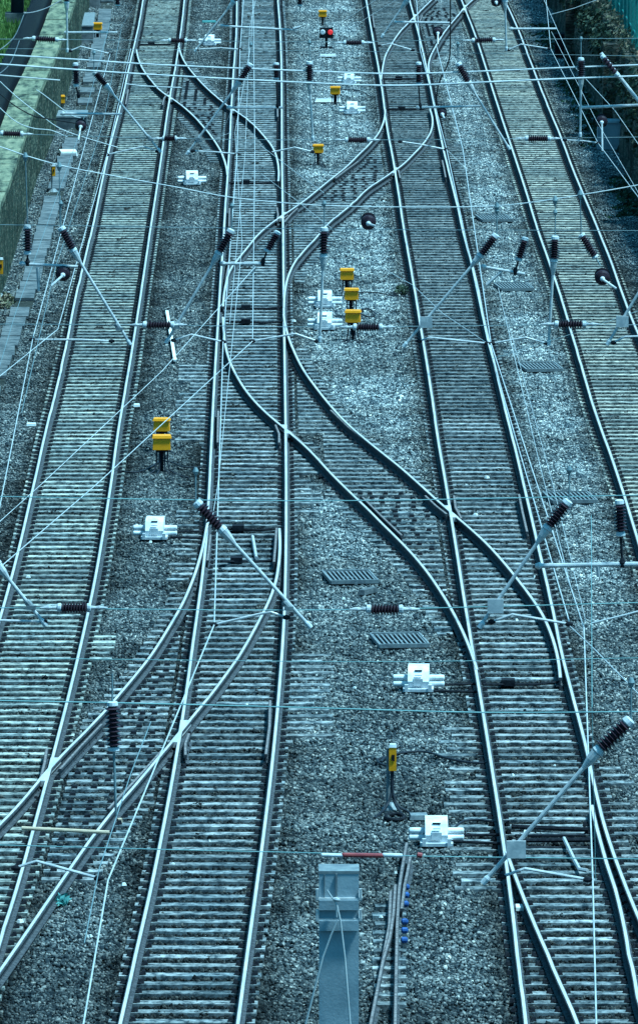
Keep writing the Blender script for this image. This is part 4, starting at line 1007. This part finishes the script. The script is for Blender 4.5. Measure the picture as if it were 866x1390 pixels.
mb = MB(); a = V(449,1210,Ym-.08); q = V(457,1228,Ym-.08); mb.tube([V(444,1208,Ym-.08),q], .006, 6); mb.tube([q,V(457,1245,Ym-.08)], .008, 7)
mb.tube([q, V(462,1250,Ym-.08), V(468,1300,Ym-.08), V(476,1400,Ym-.08)], .008, 7); mb.tube([V(458,1250,Ym-.08), V(449,1270,Ym-.08), V(438,1300,Ym-.08), V(415,1390,Ym-.08)], .008, 7)
mb.lathe(V(452,1220,Ym-.08), V(461,1222,Ym-.08), [(0,.01),(.5,.022),(1,.01)], 8); mb.build('stay_cord','wire',b)

# ---------------------------------------------------------------- small things lying about
def ground_cable(label, pts, r=.02, m='cable'):
    P = smooth([G(x,y,-.15) for x,y in pts]); mb = MB(); mb.tube(P, r, 7); tag(mb.build('ground_cable', m), label, 'cable', 'black cables lying on the ballast')
ground_cable('black cable from the tall yellow box to the third track',[(517,1034),(522,1029),(535,1024),(558,1020.5),(580,1021),(602,1028),(630,1034),(660,1036)])
ground_cable('black looped cable left of the tall yellow box',[(528,1040),(517,1037),(512,1032),(520,1028)])
ground_cable('black cable from the nearest point machine to the third track',[(612,1128),(628,1115),(650,1113),(672,1116),(690,1114)],.018)
ground_cable('black cable from the yellow pair left to the first track',[(222,622),(205,634),(190,640),(175,641),(160,639),(150,648)],.018)
ground_cable('black cable from the yellow pair to the right',[(222,625),(235,628),(250,634),(275,634)],.014)
ground_cable('cable from the nearest box of the three, curling right',[(486,424),(500,430),(509,426),(500,419),(488,421)],.018)
ground_cable('cable from the middle box of the three to the third track',[(486,397),(510,397),(530,401),(550,402)],.014)
ground_cable('cable crossing the second track near the middle row',[(312,632),(350,634),(388,635)],.014)
ground_cable('black cable on the ballast beside the second grating',[(565,799),(575,796),(583,790),(592,791)],.013)
ground_cable('cable under the far point machines toward the third track',[(462,121),(490,124),(505,133)],.014)
ground_cable('cable over the left ballast beside the first track',[(3,428),(30,430),(60,436),(80,440)],.014)
p0, p1 = G(227,423,-.12), G(238,490,-.12)
mb = MB(); d = (p1-p0); mb.box(((p0.x+p1.x)/2,(p0.y+p1.y)/2,-.11),(.07,d.length,.04),math.atan2(-d.x,d.y)+math.pi); b = tag(mb.build('wooden_lath','litter'),'pale lath lying on the ballast left of the second track','lath')
def slab(label, x, y, sx, sy, sz, m, rz=0, name='loose_slab', z=-.14):
    p = G(x,y,z); mb = MB(); mb.box(p,(sx,sy,sz),rz,0,.9); tag(mb.build(name, m), label, 'debris', 'loose debris on the ballast')
slab('pale broken slab beside the upper grating of the centre',499,802,.14,.5,.09,'conc',-.5)
slab('grey flat lid behind the nearest point machine',568,1108,.28,.28,.07,'grating',.05)
slab('small white scrap on the ballast at left, below the first bend',43,576,.2,.2,.05,'litter')
slab('white scrap lying right of the first track above the yellow pair',186,550,.13,.2,.05,'litter')
slab('white pebble pile left of the switch blade at bottom right',705,1235,.12,.3,.12,'litter')
slab('bluish strip behind the upper arm at the top left of the second track',284,29,.5,.3,.05,'bag',.1)
slab('bluish cover strip left of the yellow box in the upper middle',445,136,.8,.8,.05,'galv',.0)
slab('pale flat strip left of the third track near the top',445,75,.55,.5,.05,'galv',.0)
slab('white wrapped bundle at the foot of the left wall',93,208,.5,.9,.16,'litter',.1)
slab('light stone between the crossover sleepers at bottom left',163,1114,.07,.08,.07,'wood',.3)
p = G(536,1109,ZB+.06); b = thing('rubber_ring','flat dark rubber ring lying left of the nearest point machine','ring',p)
mb = MB(); n=24; ring=[p+Vector((.14*math.cos(t*2*math.pi/n),.26*math.sin(t*2*math.pi/n),0)) for t in range(n+1)]; mb.tube(ring,.03,7); mb.build('ring_body','iron',b)
mb = MB()
pc = G(85,1222,-.12)
leaf_mass(mb, pc, (.10,.28,.07), 60, .05); tag(mb.build('plastic_bag','bag'),'crumpled teal plastic bag on the ballast inside the widest crossover','litter')
# tiny pale litter scattered
for i in range(26):
    x, y = random.uniform(20,830), random.uniform(260,1290)
    p = G(x,y,-.15); mb = MB(); s = random.uniform(.02,.045); mb.box(p,(s*1.6,s*2,s),random.uniform(0,3),0,.6)
    tag(mb.build('pale_stone','litter'), 'small pale stone lying loose among the ballast', 'stone', 'pale stones scattered on the ballast')
